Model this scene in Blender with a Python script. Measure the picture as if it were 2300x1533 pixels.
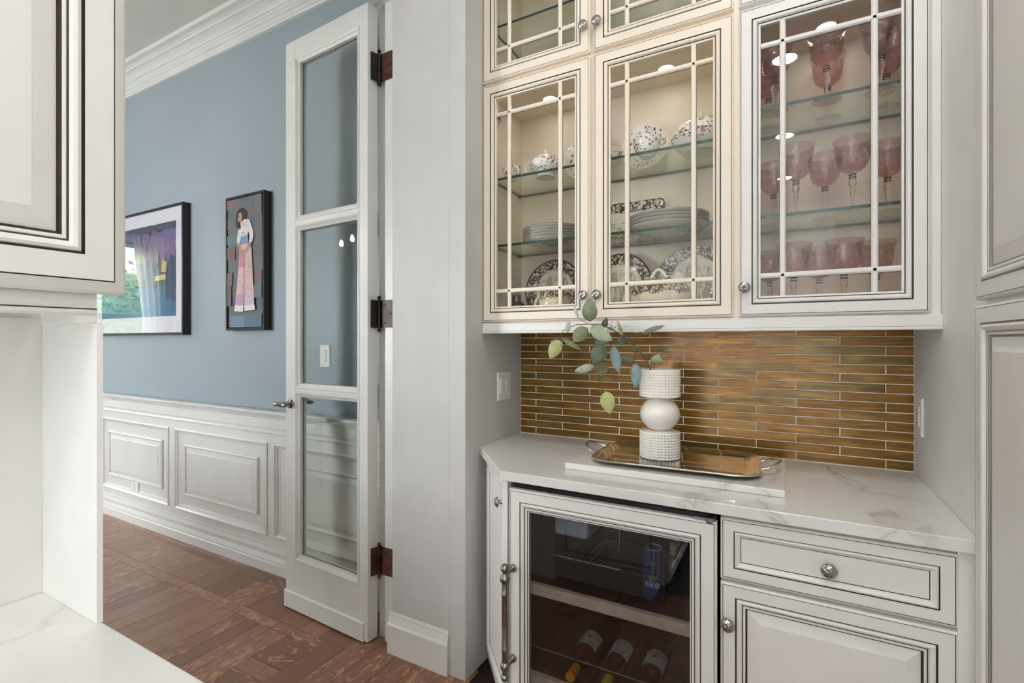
import bpy, math, random
from mathutils import Matrix, Vector
from math import sin, cos, pi, radians
random.seed(7)
for o in list(bpy.data.objects):
    bpy.data.objects.remove(o)
SC = bpy.context.scene
COL = SC.collection

# ------------------------------------------------------------------ camera, world, light, exposure
cam = bpy.data.objects.new('camera', bpy.data.cameras.new('camera'))
COL.objects.link(cam)
cam.data.sensor_width = 36
cam.data.lens = 1105 / 2300 * 36
cam.data.clip_start = 0.02
cam.location = (0, 0, 1.35)
cam.rotation_euler = (pi / 2, 0, radians(29))
SC.camera = cam

W = bpy.data.worlds.new('sky')
SC.world = W
W.use_nodes = True
bg = W.node_tree.nodes['Background']
bg.inputs[0].default_value = (0.94, 0.967, 1.0, 1)
bg.inputs[1].default_value = 13.2

LAMP = 70.0          # radiance of the recessed downlights
LAMP_COL = (1.0, 0.985, 0.975)
UNDERCAB = 0.5
BULB = 110.0
SC.view_settings.view_transform = 'Standard'
SC.view_settings.look = 'None'
SC.view_settings.gamma = 1.0
SC.view_settings.use_curve_mapping = False
SC.view_settings.exposure = 0.93
cy = SC.cycles
cy.use_denoising = True
cy.max_bounces = 14
cy.diffuse_bounces = 7
cy.glossy_bounces = 6
cy.transmission_bounces = 10
cy.transparent_max_bounces = 40
cy.sample_clamp_indirect = 6.0
cy.caustics_reflective = False
cy.caustics_refractive = False

def portal(name, loc, rot, sx, sy):
    l = bpy.data.lights.new(name, 'AREA')
    l.shape = 'RECTANGLE'
    l.size, l.size_y = sx, sy
    l.cycles.is_portal = True
    o = bpy.data.objects.new(name, l)
    COL.objects.link(o)
    o.location = loc
    o.rotation_euler = rot
# daylight through the dining room's windows, the front one unseen and added
portal('window_daylight', (-6.93, 0.98, 1.65), (0, -pi / 2, 0), 1.8, 1.1)
portal('window_daylight', (-4.925, -2.73, 1.60), (-pi / 2, 0, 0), 1.95, 1.7)
# and through the kitchen window behind the camera, plus two added side windows
portal('window_daylight', (-1.85, -5.0, 1.60), (-pi / 2, 0, 0), 1.1, 1.8)
portal('window_daylight', (2.2, -2.75, 1.70), (0, pi / 2, 0), 2.8, 1.7)
portal('window_daylight', (-3.5, -3.95, 1.70), (0, -pi / 2, 0), 2.8, 1.7)

# ------------------------------------------------------------------ helpers
def lin(c):
    r = []
    for v in c[:3]:
        v = v / 255.0
        r.append(v / 12.92 if v <= 0.04045 else ((v + 0.055) / 1.055) ** 2.4)
    return (r[0], r[1], r[2], 1.0)

class NT:
    """small node-tree writer"""
    def __init__(self, name):
        self.m = bpy.data.materials.new(name)
        self.m.use_nodes = True
        self.t = self.m.node_tree
        self.t.nodes.clear()
        self.out = self.n('ShaderNodeOutputMaterial')
    def n(self, typ, ins=None, **kw):
        nd = self.t.nodes.new(typ)
        for k, v in kw.items():
            setattr(nd, k, v)
        for k, v in (ins or {}).items():
            self.set(nd, k, v)
        return nd
    def set(self, nd, k, v):
        s = nd.inputs[k]
        if isinstance(v, bpy.types.NodeSocket):
            self.t.links.new(v, s)
        elif isinstance(v, bpy.types.Node):
            self.t.links.new(v.outputs[0], s)
        else:
            s.default_value = v
    def coord(self, kind='Object'):
        return self.n('ShaderNodeTexCoord').outputs[kind]
    def mapping(self, vec, scale=(1, 1, 1), loc=(0, 0, 0), rot=(0, 0, 0)):
        return self.n('ShaderNodeMapping', {'Vector': vec, 'Scale': scale, 'Location': loc, 'Rotation': rot}).outputs[0]
    def noise(self, vec, scale, detail=3, rough=0.5, dist=0.0):
        return self.n('ShaderNodeTexNoise', {'Vector': vec, 'Scale': scale, 'Detail': detail, 'Roughness': rough, 'Distortion': dist})
    def ramp(self, fac, stops, interp='LINEAR'):
        r = self.n('ShaderNodeValToRGB', {'Fac': fac})
        cr = r.color_ramp
        cr.interpolation = interp
        while len(cr.elements) < len(stops):
            cr.elements.new(0.5)
        for e, (p, c) in zip(cr.elements, stops):
            e.position = p
            e.color = c if len(c) == 4 else (*c, 1)
        return r.outputs[0]
    def mix(self, fac, a, b, blend='MIX'):
        m = self.n('ShaderNodeMix', data_type='RGBA', blend_type=blend)
        for i, v in ((0, fac), (6, a), (7, b)):
            self.set(m, i, v)
        return m.outputs[2]
    def math(self, op, a, b=0.0, c=0.0):
        m = self.n('ShaderNodeMath', operation=op)
        self.set(m, 0, a); self.set(m, 1, b); self.set(m, 2, c)
        return m.outputs[0]
    def bump(self, h, strength=0.3, dist=0.002):
        return self.n('ShaderNodeBump', {'Height': h, 'Strength': strength, 'Distance': dist}).outputs[0]
    def bsdf(self, **ins):
        b = self.n('ShaderNodeBsdfPrincipled')
        for k, v in ins.items():
            self.set(b, k.replace('_', ' '), v)
        self.t.links.new(b.outputs[0], self.out.inputs[0])
        return b
    def surface(self, sh):
        self.t.links.new(sh, self.out.inputs[0])
        return self.m

def paint(name, rgb, rough=0.4, metal=0.0, var=0.03, scale=6.0, bump=0.0):
    t = NT(name)
    co = t.coord()
    nz = t.noise(co, scale, 4).outputs[0]
    c = lin(rgb)
    d = tuple(v * (1 - var) for v in c[:3]) + (1,)
    u = tuple(min(1, v * (1 + var)) for v in c[:3]) + (1,)
    colr = t.ramp(nz, [(0.3, d), (0.7, u)])
    kw = {}
    if bump:
        kw['Normal'] = t.bump(t.noise(co, 90, 3).outputs[0], bump, 0.001)
    t.bsdf(Base_Color=colr, Roughness=rough, Metallic=metal, **kw)
    return t.m

def thin_glass(name, tint=(1, 1, 1), rough=0.0, ior=1.5, boost=1.0):
    """a sheet of glass: lets light straight through, mirrors by the Fresnel law on either side"""
    t = NT(name)
    back = t.n('ShaderNodeNewGeometry').outputs['Backfacing']
    i = t.math('ADD', ior, t.math('MULTIPLY', back, 1.0 / ior - ior))
    fr = t.math('MULTIPLY', t.n('ShaderNodeFresnel', {'IOR': i}).outputs[0], boost)
    tr = t.n('ShaderNodeBsdfTransparent', {'Color': (*tint, 1)})
    gl = t.n('ShaderNodeBsdfGlossy', {'Color': (1, 1, 1, 1), 'Roughness': rough})
    mx = t.n('ShaderNodeMixShader', {0: fr, 1: tr.outputs[0], 2: gl.outputs[0]})
    return t.surface(mx.outputs[0])

def emit(name, rgb, strength):
    t = NT(name)
    e = t.n('ShaderNodeEmission', {'Color': (*rgb, 1), 'Strength': strength})
    return t.surface(e.outputs[0])

class B:
    """collects polygons; build() links them as ONE mesh object"""
    def __init__(self):
        self.v, self.f, self.m, self.X = [], [], [], Matrix.Identity(4)
    def add(self, vs, fs, m=0):
        o = len(self.v)
        self.v += [self.X @ Vector(p) for p in vs]
        self.f += [tuple(o + i for i in f) for f in fs]
        self.m += ([m] * len(fs)) if isinstance(m, int) else list(m)
        return self
    def box(self, x0, x1, y0, y1, z0, z1, m=0):
        vs = [(x, y, z) for z in (z0, z1) for y in (y0, y1) for x in (x0, x1)]
        return self.add(vs, [(0, 2, 3, 1), (4, 5, 7, 6), (0, 1, 5, 4), (2, 6, 7, 3), (0, 4, 6, 2), (1, 3, 7, 5)], m)
    def prism(self, pts, z0, z1, m=0):
        n = len(pts)
        vs = [(x, y, z0) for x, y in pts] + [(x, y, z1) for x, y in pts]
        fs = [tuple(range(n - 1, -1, -1)), tuple(range(n, 2 * n))] + [(i, (i + 1) % n, n + (i + 1) % n, n + i) for i in range(n)]
        return self.add(vs, fs, m)
    def lathe(self, prof, c=(0, 0, 0), n=32, m=0, axis='Z', cap=True, sx=1, sy=1):
        """prof: (radius, height[, material]) rows"""
        vs, fs, ms = [], [], []
        for row in prof:
            r, z = row[0], row[1]
            for k in range(n):
                a = 2 * pi * k / n
                p = (r * cos(a) * sx, r * sin(a) * sy, z)
                if axis == 'Y':
                    p = (p[0], -p[2], p[1])
                elif axis == 'X':
                    p = (p[2], p[0], p[1])
                vs.append((p[0] + c[0], p[1] + c[1], p[2] + c[2]))
        for i in range(len(prof) - 1):
            mm = prof[i + 1][2] if len(prof[i + 1]) > 2 else m
            for k in range(n):
                k2 = (k + 1) % n
                fs.append((i * n + k, i * n + k2, (i + 1) * n + k2, (i + 1) * n + k)); ms.append(mm)
        if cap:
            if prof[0][0] > 1e-4:
                fs.append(tuple(range(n - 1, -1, -1))); ms.append(m)
            if prof[-1][0] > 1e-4:
                e = (len(prof) - 1) * n
                fs.append(tuple(e + k for k in range(n))); ms.append(prof[-1][2] if len(prof[-1]) > 2 else m)
        return self.add(vs, fs, ms)
    def ball(self, c, r, n=16, k=8, m=0, s=(1, 1, 1)):
        prof = [(max(1e-5, r * sin(pi * i / k)), -r * cos(pi * i / k)) for i in range(k + 1)]
        b = B(); b.lathe(prof, n=n, cap=False)
        return self.add([(c[0] + p.x * s[0], c[1] + p.y * s[1], c[2] + p.z * s[2]) for p in b.v], b.f, m)
    def tube(self, path, r, n=8, m=0, cap=True):
        P = [Vector(p) for p in path]
        rs = r if isinstance(r, (list, tuple)) else [r] * len(P)
        vs, up = [], None
        for i, p in enumerate(P):
            d = (P[min(i + 1, len(P) - 1)] - P[max(i - 1, 0)]).normalized()
            if up is None:
                up = Vector((0, 0, 1)) if abs(d.z) < 0.9 else Vector((1, 0, 0))
            a = d.cross(up).normalized(); up = a.cross(d).normalized()
            for k in range(n):
                t = 2 * pi * k / n
                vs.append(p + (a * cos(t) + up * sin(t)) * rs[i])
        fs = [(i * n + k, i * n + (k + 1) % n, (i + 1) * n + (k + 1) % n, (i + 1) * n + k) for i in range(len(P) - 1) for k in range(n)]
        fs = [f[::-1] for f in fs]
        if cap:
            fs += [tuple(range(n)), tuple((len(P) - 1) * n + k for k in range(n - 1, -1, -1))]
        return self.add(vs, fs, m)
    def rings(self, P, Wd, Ht, seq, cap=True, m=0):
        """concentric rectangles on a plane: seq rows (inset, out, material of the face that ends there)"""
        vs, fs, ms = [], [], []
        for (d, w, _m) in seq:
            vs += [P(d, d, w), P(Wd - d, d, w), P(Wd - d, Ht - d, w), P(d, Ht - d, w)]
        for i in range(len(seq) - 1):
            for k in range(4):
                k2 = (k + 1) % 4
                fs.append((i * 4 + k, i * 4 + k2, i * 4 + 4 + k2, i * 4 + 4 + k)); ms.append(seq[i + 1][2])
        if cap:
            e = (len(seq) - 1) * 4
            fs.append((e, e + 1, e + 2, e + 3)); ms.append(m)
        return self.add(vs, fs, ms)
    def sweep(self, prof, p0, p1, out, m=0):
        """prof: (distance along out, height) polygon swept from p0 to p1"""
        n = len(prof)
        o = Vector(out)
        vs = [Vector(p0) + o * a + Vector((0, 0, z)) for a, z in prof] + [Vector(p1) + o * a + Vector((0, 0, z)) for a, z in prof]
        fs = [tuple(range(n)), tuple(range(2 * n - 1, n - 1, -1))] + [(i, n + i, n + (i + 1) % n, (i + 1) % n) for i in range(n)]
        return self.add(vs, fs, m)
    def build(self, name, mats, parent=None, smooth=0, bevel=0, local=False, fix=True):
        me = bpy.data.meshes.new(name)
        vs = self.v
        if parent is not None and not local:
            inv = ROOT[parent.name].inverted()
            vs = [inv @ p for p in vs]
        me.from_pydata([tuple(p) for p in vs], [], self.f)
        for mt in (mats if isinstance(mats, (list, tuple)) else [mats]):
            me.materials.append(mt)
        if any(self.m):
            me.polygons.foreach_set('material_index', self.m)
        if fix:
            import bmesh
            bm = bmesh.new(); bm.from_mesh(me)
            bmesh.ops.recalc_face_normals(bm, faces=bm.faces)
            bm.to_mesh(me); bm.free()
        if smooth:
            me.polygons.foreach_set('use_smooth', [True] * len(me.polygons))
            me.set_sharp_from_angle(angle=radians(smooth))
        ob = bpy.data.objects.new(name, me)
        COL.objects.link(ob)
        if parent is not None:
            ob.parent = parent
            ROOT[ob.name] = ROOT[parent.name]
        else:
            ROOT[ob.name] = Matrix.Identity(4)
        if bevel:
            md = ob.modifiers.new('bevel', 'BEVEL')
            md.width = bevel; md.segments = 2; md.limit_method = 'ANGLE'; md.angle_limit = radians(50)
        return ob
ROOT = {}

def tag(o, label, cat, group=None, kind=None):
    o['label'] = label; o['category'] = cat
    if group: o['group'] = group
    if kind: o['kind'] = kind
    return o
def thing(name, label, cat, loc=(0, 0, 0), rotz=0.0, group=None):
    o = bpy.data.objects.new(name, None)
    o.empty_display_size = 0.05
    COL.objects.link(o)
    o.location = loc; o.rotation_euler = (0, 0, rotz)
    ROOT[o.name] = Matrix.Translation(Vector(loc)) @ Matrix.Rotation(rotz, 4, 'Z')
    return tag(o, label, cat, group)
def struct(o):
    o['kind'] = 'structure'
    return o
def copy_tree(o, parent=None):
    c = o.copy(); COL.objects.link(c)
    if parent is not None:
        c.parent = parent
    for ch in [x for x in bpy.data.objects if x.parent == o]:
        copy_tree(ch, c)
    return c
def dup(root, loc, rotz, label, group=None, scale=None):
    c = copy_tree(root)
    c.location = loc
    c.rotation_euler = (0, 0, rotz)
    if scale: c.scale = (scale, scale, scale)
    c['label'] = label
    if group: c['group'] = group
    ROOT[c.name] = Matrix.Translation(Vector(loc)) @ Matrix.Rotation(rotz, 4, 'Z')
    return c
def PF(x0, y, z0):      # plane facing -Y
    return lambda u, v, w: (x0 + u, y - w, z0 + v)
def PX(x, y0, z0):      # plane facing +X
    return lambda u, v, w: (x + w, y0 + u, z0 + v)
def PNX(x, y1, z0):     # plane facing -X
    return lambda u, v, w: (x - w, y1 - u, z0 + v)
def PY(x1, y, z0):      # plane facing +Y
    return lambda u, v, w: (x1 - u, y + w, z0 + v)

# ------------------------------------------------------------------ materials
M = {}
M['trim'] = paint('white_trim_paint', (220, 220, 217), 0.32)
M['wall'] = paint('white_wall_paint', (240, 240, 239), 0.55, bump=0.05)
M['wall_darker'] = paint('darker_wall_paint', (200, 199, 198), 0.5, bump=0.05)  # wall paint set a step darker, used on the pilaster alone
M['cab'] = paint('glazed_cabinet_paint', (235, 233, 230), 0.36, var=0.02)
M['cream'] = paint('warm_lit_cabinet_paint', (240, 229, 213), 0.36, var=0.02)  # cabinet paint with the warm light of the first two doors tinted in
M['glaze'] = paint('dark_brown_glaze', (62, 50, 42), 0.5, var=0.25, scale=30)
M['softglaze'] = paint('grey_glaze', (150, 145, 138), 0.5)
M['inside'] = paint('cream_cabinet_interior', (236, 224, 206), 0.5)
M['ceil'] = paint('white_ceiling_paint', (222, 221, 216), 0.7)
M['black'] = paint('black_plastic', (14, 14, 16), 0.35)
M['frame'] = paint('black_wood_frame', (26, 25, 26), 0.38)
M['mat'] = paint('white_picture_mat', (232, 228, 238), 0.8)
M['china'] = paint('white_china', (244, 240, 232), 0.12, var=0.01)
M['plastic'] = paint('white_switch_plastic', (236, 234, 230), 0.3, var=0.01)
M['slot'] = paint('dark_outlet_slot', (40, 36, 34), 0.6)
M['grout'] = paint('pale_grout', (228, 222, 208), 0.9)
M['kick'] = paint('dark_brown_floor_base', (44, 26, 20), 0.4, var=0.4, scale=40)  # dark base under the planks, left bare beside the bar
M['rackwire'] = paint('chrome_wire', (190, 195, 205), 0.2, 0.9)
M['wood'] = paint('pale_beech_wood', (226, 196, 164), 0.5, var=0.12, scale=25)
M['fridgebox'] = paint('white_enamel', (232, 234, 230), 0.35)
M['pewter'] = paint('brushed_pewter', (150, 146, 142), 0.32, 1.0, var=0.12, scale=25)
M['bolt'] = paint('brushed_nickel', (176, 174, 170), 0.3, 1.0)
M['chromedk'] = paint('aged_nickel', (168, 166, 164), 0.16, 1.0, var=0.2)
M['iron'] = paint('aged_iron', (58, 52, 50), 0.38, 0.85, var=0.45, scale=30)
M['rust'] = paint('rust_worn_iron', (86, 52, 46), 0.45, 0.6, var=0.5, scale=35)
M['silver'] = paint('polished_silver', (226, 218, 206), 0.07, 1.0, var=0.03)
M['brass'] = paint('antique_brass', (190, 160, 110), 0.25, 1.0)
M['stem'] = paint('green_brown_stem', (118, 108, 72), 0.7)
M['bud'] = paint('brown_green_seed', (104, 96, 72), 0.7)
M['sheer'] = paint('white_curtain', (240, 242, 246), 0.8)
M['dark_wood'] = paint('dark_table_wood', (70, 44, 32), 0.3)
M['blossom'] = paint('white_blossom', (242, 240, 238), 0.7)
M['capsule_o'] = paint('orange_foil', (214, 140, 30), 0.4)
M['capsule_y'] = paint('yellow_green_foil', (206, 196, 60), 0.4)
M['goldfoil'] = paint('gold_foil', (190, 150, 70), 0.35, 0.6)
M['label'] = paint('cream_paper_label', (226, 222, 204), 0.7)
M['ink'] = paint('black_ink', (40, 36, 34), 0.7)
M['sealgold'] = paint('brown_seal_print', (150, 104, 50), 0.6)
M['canblue'] = paint('blue_can_paint', (22, 40, 96), 0.3, 0.3)
M['cangreen'] = paint('green_can_paint', (60, 130, 70), 0.3, 0.3)
M['canwhite'] = paint('white_can_print', (226, 230, 236), 0.4)
M['glow'] = emit('downlight_glow', LAMP_COL, LAMP)
M['underglow'] = emit('undercabinet_glow', (1.0, 0.96, 0.91), UNDERCAB)
M['puckglow'] = emit('puck_glow', (1.0, 0.93, 0.83), 12.0)
M['bulb'] = emit('candle_bulb_glow', (1.0, 0.86, 0.62), BULB)
M['pane'] = thin_glass('clear_window_glass', (0.985, 0.99, 0.985), 0.0, 1.5)
M['cabpane'] = thin_glass('cabinet_glass', (0.985, 0.99, 0.985), 0.0, 1.30)
M['doorpane'] = thin_glass('old_door_glass', (0.94, 0.965, 0.955))
M['fridgeglass'] = thin_glass('tinted_fridge_glass', (0.78, 0.81, 0.86), 0.0, 1.7)
M['shelf'] = thin_glass('green_shelf_glass', (0.91, 0.95, 0.92))
M['clearthin'] = thin_glass('clear_foot_glass', (0.93, 0.95, 0.93))
M['greenthin'] = thin_glass('pale_green_glass', (0.62, 0.78, 0.6))
M['shelfedge'] = paint('dark_green_glass_edge', (36, 68, 64), 0.3, var=0.15)
M['bottle'] = paint('dark_bottle_glass', (24, 16, 12), 0.08)
M['bottle2'] = paint('amber_bottle_glass', (58, 28, 20), 0.08)

def mk_glass():
    t = NT('cut_clear_glass')
    g = t.n('ShaderNodeBsdfGlass', {'Color': (0.98, 0.98, 0.97, 1), 'Roughness': 0.0, 'IOR': 1.45})
    tr = t.n('ShaderNodeBsdfTransparent', {'Color': (0.97, 0.97, 0.96, 1)})
    mx = t.n('ShaderNodeMixShader', {0: 0.55, 1: tr.outputs[0], 2: g.outputs[0]})
    return t.surface(mx.outputs[0])
M['glass'] = mk_glass()
def mk_rose_glass():
    t = NT('engraved_rose_glass')
    co = t.coord()
    n1 = t.noise(co, 55, 4, 0.6, 1.2).outputs[0]
    vo = t.n('ShaderNodeTexVoronoi', {'Vector': co, 'Scale': 90.0}).outputs['Distance']
    z = t.n('ShaderNodeSeparateXYZ', {0: co}).outputs[2]
    band = t.math('MULTIPLY', t.math('GREATER_THAN', z, 0.128), t.math('LESS_THAN', z, 0.196))
    eng = t.math('MULTIPLY', t.ramp(n1, [(0.50, (0, 0, 0, 1)), (0.60, (1, 1, 1, 1))]), band)
    tint = t.mix(t.math('MULTIPLY', eng, 0.55), (0.77, 0.61, 0.63, 1), (0.92, 0.83, 0.83, 1))
    nrm = t.bump(t.math('ADD', n1, vo), 0.5, 0.002)
    back = t.n('ShaderNodeNewGeometry').outputs['Backfacing']
    i = t.math('ADD', 1.5, t.math('MULTIPLY', back, 1 / 1.5 - 1.5))
    fr = t.math('ADD', t.n('ShaderNodeFresnel', {'IOR': i}).outputs[0], t.math('MULTIPLY', eng, 0.05))
    tr = t.n('ShaderNodeBsdfTransparent', {'Color': tint})
    gl = t.n('ShaderNodeBsdfGlossy', {'Color': (1, 0.92, 0.88, 1), 'Roughness': 0.06, 'Normal': nrm})
    return t.surface(t.n('ShaderNodeMixShader', {0: fr, 1: tr.outputs[0], 2: gl.outputs[0]}).outputs[0])
M['pink'] = mk_rose_glass()

def mk_voile():
    t = NT('white_voile')
    a = t.n('ShaderNodeBsdfTranslucent', {'Color': (0.8, 0.8, 0.8, 1)}); d = t.n('ShaderNodeBsdfDiffuse', {'Color': (0.8, 0.8, 0.8, 1)})
    return t.surface(t.n('ShaderNodeMixShader', {0: 0.5, 1: d.outputs[0], 2: a.outputs[0]}).outputs[0])
M['voile'] = mk_voile()

def mk_blue():
    t = NT('slate_blue_wall_paint')
    co = t.coord()
    nz = t.noise(co, 1.4, 4).outputs[0]
    c = t.ramp(nz, [(0.3, lin((146, 157, 166))), (0.7, lin((151, 161, 170)))])
    t.bsdf(Base_Color=c, Roughness=0.42, Normal=t.bump(t.noise(co, 120, 3).outputs[0], 0.06, 0.001))
    return t.m
M['blue'] = mk_blue()

def mk_quartz():
    t = NT('veined_white_quartz')
    co = t.coord()
    w = t.n('ShaderNodeVectorMath', {0: t.noise(co, 3.0, 4, 0.55).outputs['Color'], 'Scale': 0.35}, operation='SCALE').outputs[0]
    v = t.n('ShaderNodeVectorMath', {0: co, 1: w}, operation='ADD').outputs[0]
    n1 = t.noise(t.mapping(v, (1.0, 0.5, 1.0), rot=(0, 0, 0.5)), 0.9, 6, 0.62).outputs[0]
    ridge = t.math('ABSOLUTE', t.math('SUBTRACT', n1, 0.5))
    veins = t.ramp(ridge, [(0.0, (1, 1, 1, 1)), (0.006, (0.4, 0.4, 0.4, 1)), (0.022, (0, 0, 0, 1))])
    patch = t.ramp(t.noise(co, 1.7, 2).outputs[0], [(0.42, (0, 0, 0, 1)), (0.62, (1, 1, 1, 1))])
    fac = t.math('MULTIPLY', t.math('MULTIPLY', veins, patch), 0.55)
    base = t.ramp(t.noise(co, 3, 4).outputs[0], [(0.3, lin((222, 221, 218))), (0.7, lin((234, 233, 230)))])
    t.bsdf(Base_Color=t.mix(fac, base, lin((150, 142, 134))), Roughness=0.12)
    return t.m
M['quartz'] = mk_quartz()

def mk_plank():
    t = NT('quartersawn_oak')
    co = t.coord()
    rnd = t.n('ShaderNodeObjectInfo').outputs['Random']
    off = t.n('ShaderNodeCombineXYZ', {0: t.math('MULTIPLY', rnd, 37.0), 1: t.math('MULTIPLY', rnd, 91.0), 2: 0.0}).outputs[0]
    v = t.n('ShaderNodeVectorMath', {0: co, 1: off}, operation='ADD').outputs[0]
    grain = t.noise(t.mapping(v, (170, 5, 1)), 1.0, 5, 0.65, 0.3).outputs[0]
    fleck_n = t.noise(t.mapping(v, (22, 9, 1)), 1.0, 3, 0.6, 1.8).outputs[0]
    fleck = t.ramp(fleck_n, [(0.56, (0, 0, 0, 1)), (0.60, (1, 1, 1, 1)), (0.66, (1, 1, 1, 1)), (0.70, (0.1, 0.1, 0.1, 1))])
    tone = t.ramp(rnd, [(0.0, lin((136, 96, 76))), (0.5, lin((152, 109, 87))), (1.0, lin((166, 122, 98)))])
    c = t.mix(t.ramp(grain, [(0.38, (0, 0, 0, 1)), (0.62, (1, 1, 1, 1))]), t.mix(0.38, tone, lin((74, 48, 38))), tone)
    amt = t.math('MULTIPLY', fleck, t.math('MULTIPLY', t.ramp(t.math('FRACT', t.math('MULTIPLY', rnd, 7.3)), [(0.35, (0, 0, 0, 1)), (0.6, (1, 1, 1, 1))]), 0.6))
    c = t.mix(amt, c, lin((206, 158, 126)))
    t.bsdf(Base_Color=c, Roughness=0.30, Normal=t.bump(grain, 0.12, 0.001))
    return t.m
M['plank'] = mk_plank()

def mk_tile():
    t = NT('bronze_gold_glass_tile')
    co = t.coord()
    rnd = t.n('ShaderNodeObjectInfo').outputs['Random']
    off = t.n('ShaderNodeCombineXYZ', {0: t.math('MULTIPLY', rnd, 23.0), 1: 0.0, 2: t.math('MULTIPLY', rnd, 71.0)}).outputs[0]
    v = t.n('ShaderNodeVectorMath', {0: co, 1: off}, operation='ADD').outputs[0]
    s1 = t.noise(t.mapping(v, (6, 1, 120)), 1.0, 4, 0.6, 0.4).outputs[0]
    s2 = t.noise(t.mapping(v, (9, 1, 22)), 1.0, 3, 0.5, 0.3).outputs[0]
    base = t.ramp(rnd, [(0.0, lin((136, 90, 24))), (0.4, lin((150, 104, 34))), (0.75, lin((140, 106, 46))), (1.0, lin((116, 94, 44)))])
    c = t.mix(t.ramp(s2, [(0.35, (0, 0, 0, 1)), (0.7, (1, 1, 1, 1))]), t.mix(0.55, base, lin((78, 50, 18))), base)
    c = t.mix(t.math('MULTIPLY', t.ramp(s1, [(0.5, (0, 0, 0, 1)), (0.75, (1, 1, 1, 1))]), 0.5), c, lin((214, 170, 92)))
    t.bsdf(Base_Color=c, Roughness=0.24, Metallic=0.5, Normal=t.bump(t.math('ADD', s1, s2), 0.25, 0.002), Coat_Weight=0.2, Coat_Roughness=0.08)
    return t.m
M['tile'] = mk_tile()

def mk_transfer(name, R, centre=True):
    """brown transfer-printed china: flowery rim, country scene in the well (object coordinates, radius R)"""
    t = NT(name)
    co = t.coord()
    sep = t.n('ShaderNodeSeparateXYZ', {0: co})
    flat = t.n('ShaderNodeCombineXYZ', {0: sep.outputs[0], 1: sep.outputs[1], 2: 0.0}).outputs[0]
    rad = t.math('DIVIDE', t.n('ShaderNodeVectorMath', {0: flat}, operation='LENGTH').outputs['Value'], R)
    n = t.noise(co, 62, 5, 0.62, 1.6).outputs[0]
    edge = t.math('ADD', rad, t.math('MULTIPLY', t.math('SUBTRACT', t.noise(co, 22, 2).outputs[0], 0.5), 0.34))
    rim = t.ramp(edge, [(0.60, (0, 0, 0, 1)), (0.66, (1, 1, 1, 1))])
    print_ = t.ramp(n, [(0.455, (0, 0, 0, 1)), (0.50, (1, 1, 1, 1))])
    line = t.ramp(rad, [(0.945, (0, 0, 0, 1)), (0.955, (1, 1, 1, 1))])
    fac = t.math('MAXIMUM', t.math('MULTIPLY', rim, print_), line)
    base = lin((238, 230, 214))
    if centre:
        gr = t.noise(t.mapping(co, (70, 16, 16)), 1.0, 4, 0.6, 0.8).outputs[0]
        low = t.ramp(t.math('DIVIDE', sep.outputs[1], R), [(0.36, (1, 1, 1, 1)), (0.52, (0, 0, 0, 1))])  # Y is mapped 0..1 only above the centre
        land = t.math('MULTIPLY', t.math('MULTIPLY', t.ramp(gr, [(0.46, (0, 0, 0, 1)), (0.6, (1, 1, 1, 1))]), low), t.math('LESS_THAN', rad, 0.56))
        green = t.ramp(t.noise(co, 30, 2).outputs[0], [(0.4, lin((122, 112, 62))), (0.6, lin((176, 168, 108)))])
        base = t.mix(t.math('MULTIPLY', land, 0.85), base, green)
    t.bsdf(Base_Color=t.mix(fac, base, lin((78, 52, 46))), Roughness=0.12)
    return t.m
M['transfer'] = mk_transfer('brown_transfer_china', 0.135)
M['transfer_big'] = mk_transfer('brown_transfer_platter', 0.148)

def mk_transfer_side():
    t = NT('brown_transfer_hollowware')
    co = t.coord()
    z = t.n('ShaderNodeSeparateXYZ', {0: co}).outputs[2]
    n = t.noise(co, 60, 5, 0.62, 1.6).outputs[0]
    zz = t.math('ADD', z, t.math('MULTIPLY', t.math('SUBTRACT', t.noise(co, 20, 2).outputs[0], 0.5), 0.05))
    band = t.ramp(zz, [(0.075, (0, 0, 0, 1)), (0.085, (1, 1, 1, 1))])
    pr = t.math('MULTIPLY', band, t.ramp(n, [(0.46, (0, 0, 0, 1)), (0.5, (1, 1, 1, 1))]))
    lo = t.ramp(zz, [(0.022, (1, 1, 1, 1)), (0.032, (0, 0, 0, 1))])
    gr = t.math('MULTIPLY', lo, t.ramp(n, [(0.44, (0, 0, 0, 1)), (0.55, (1, 1, 1, 1))]))
    c = t.mix(t.math('MULTIPLY', gr, 0.8), lin((236, 222, 200)), lin((150, 136, 70)))
    t.bsdf(Base_Color=t.mix(pr, c, lin((104, 66, 54))), Roughness=0.12)
    return t.m
M['transfer_side'] = mk_transfer_side()

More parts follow.
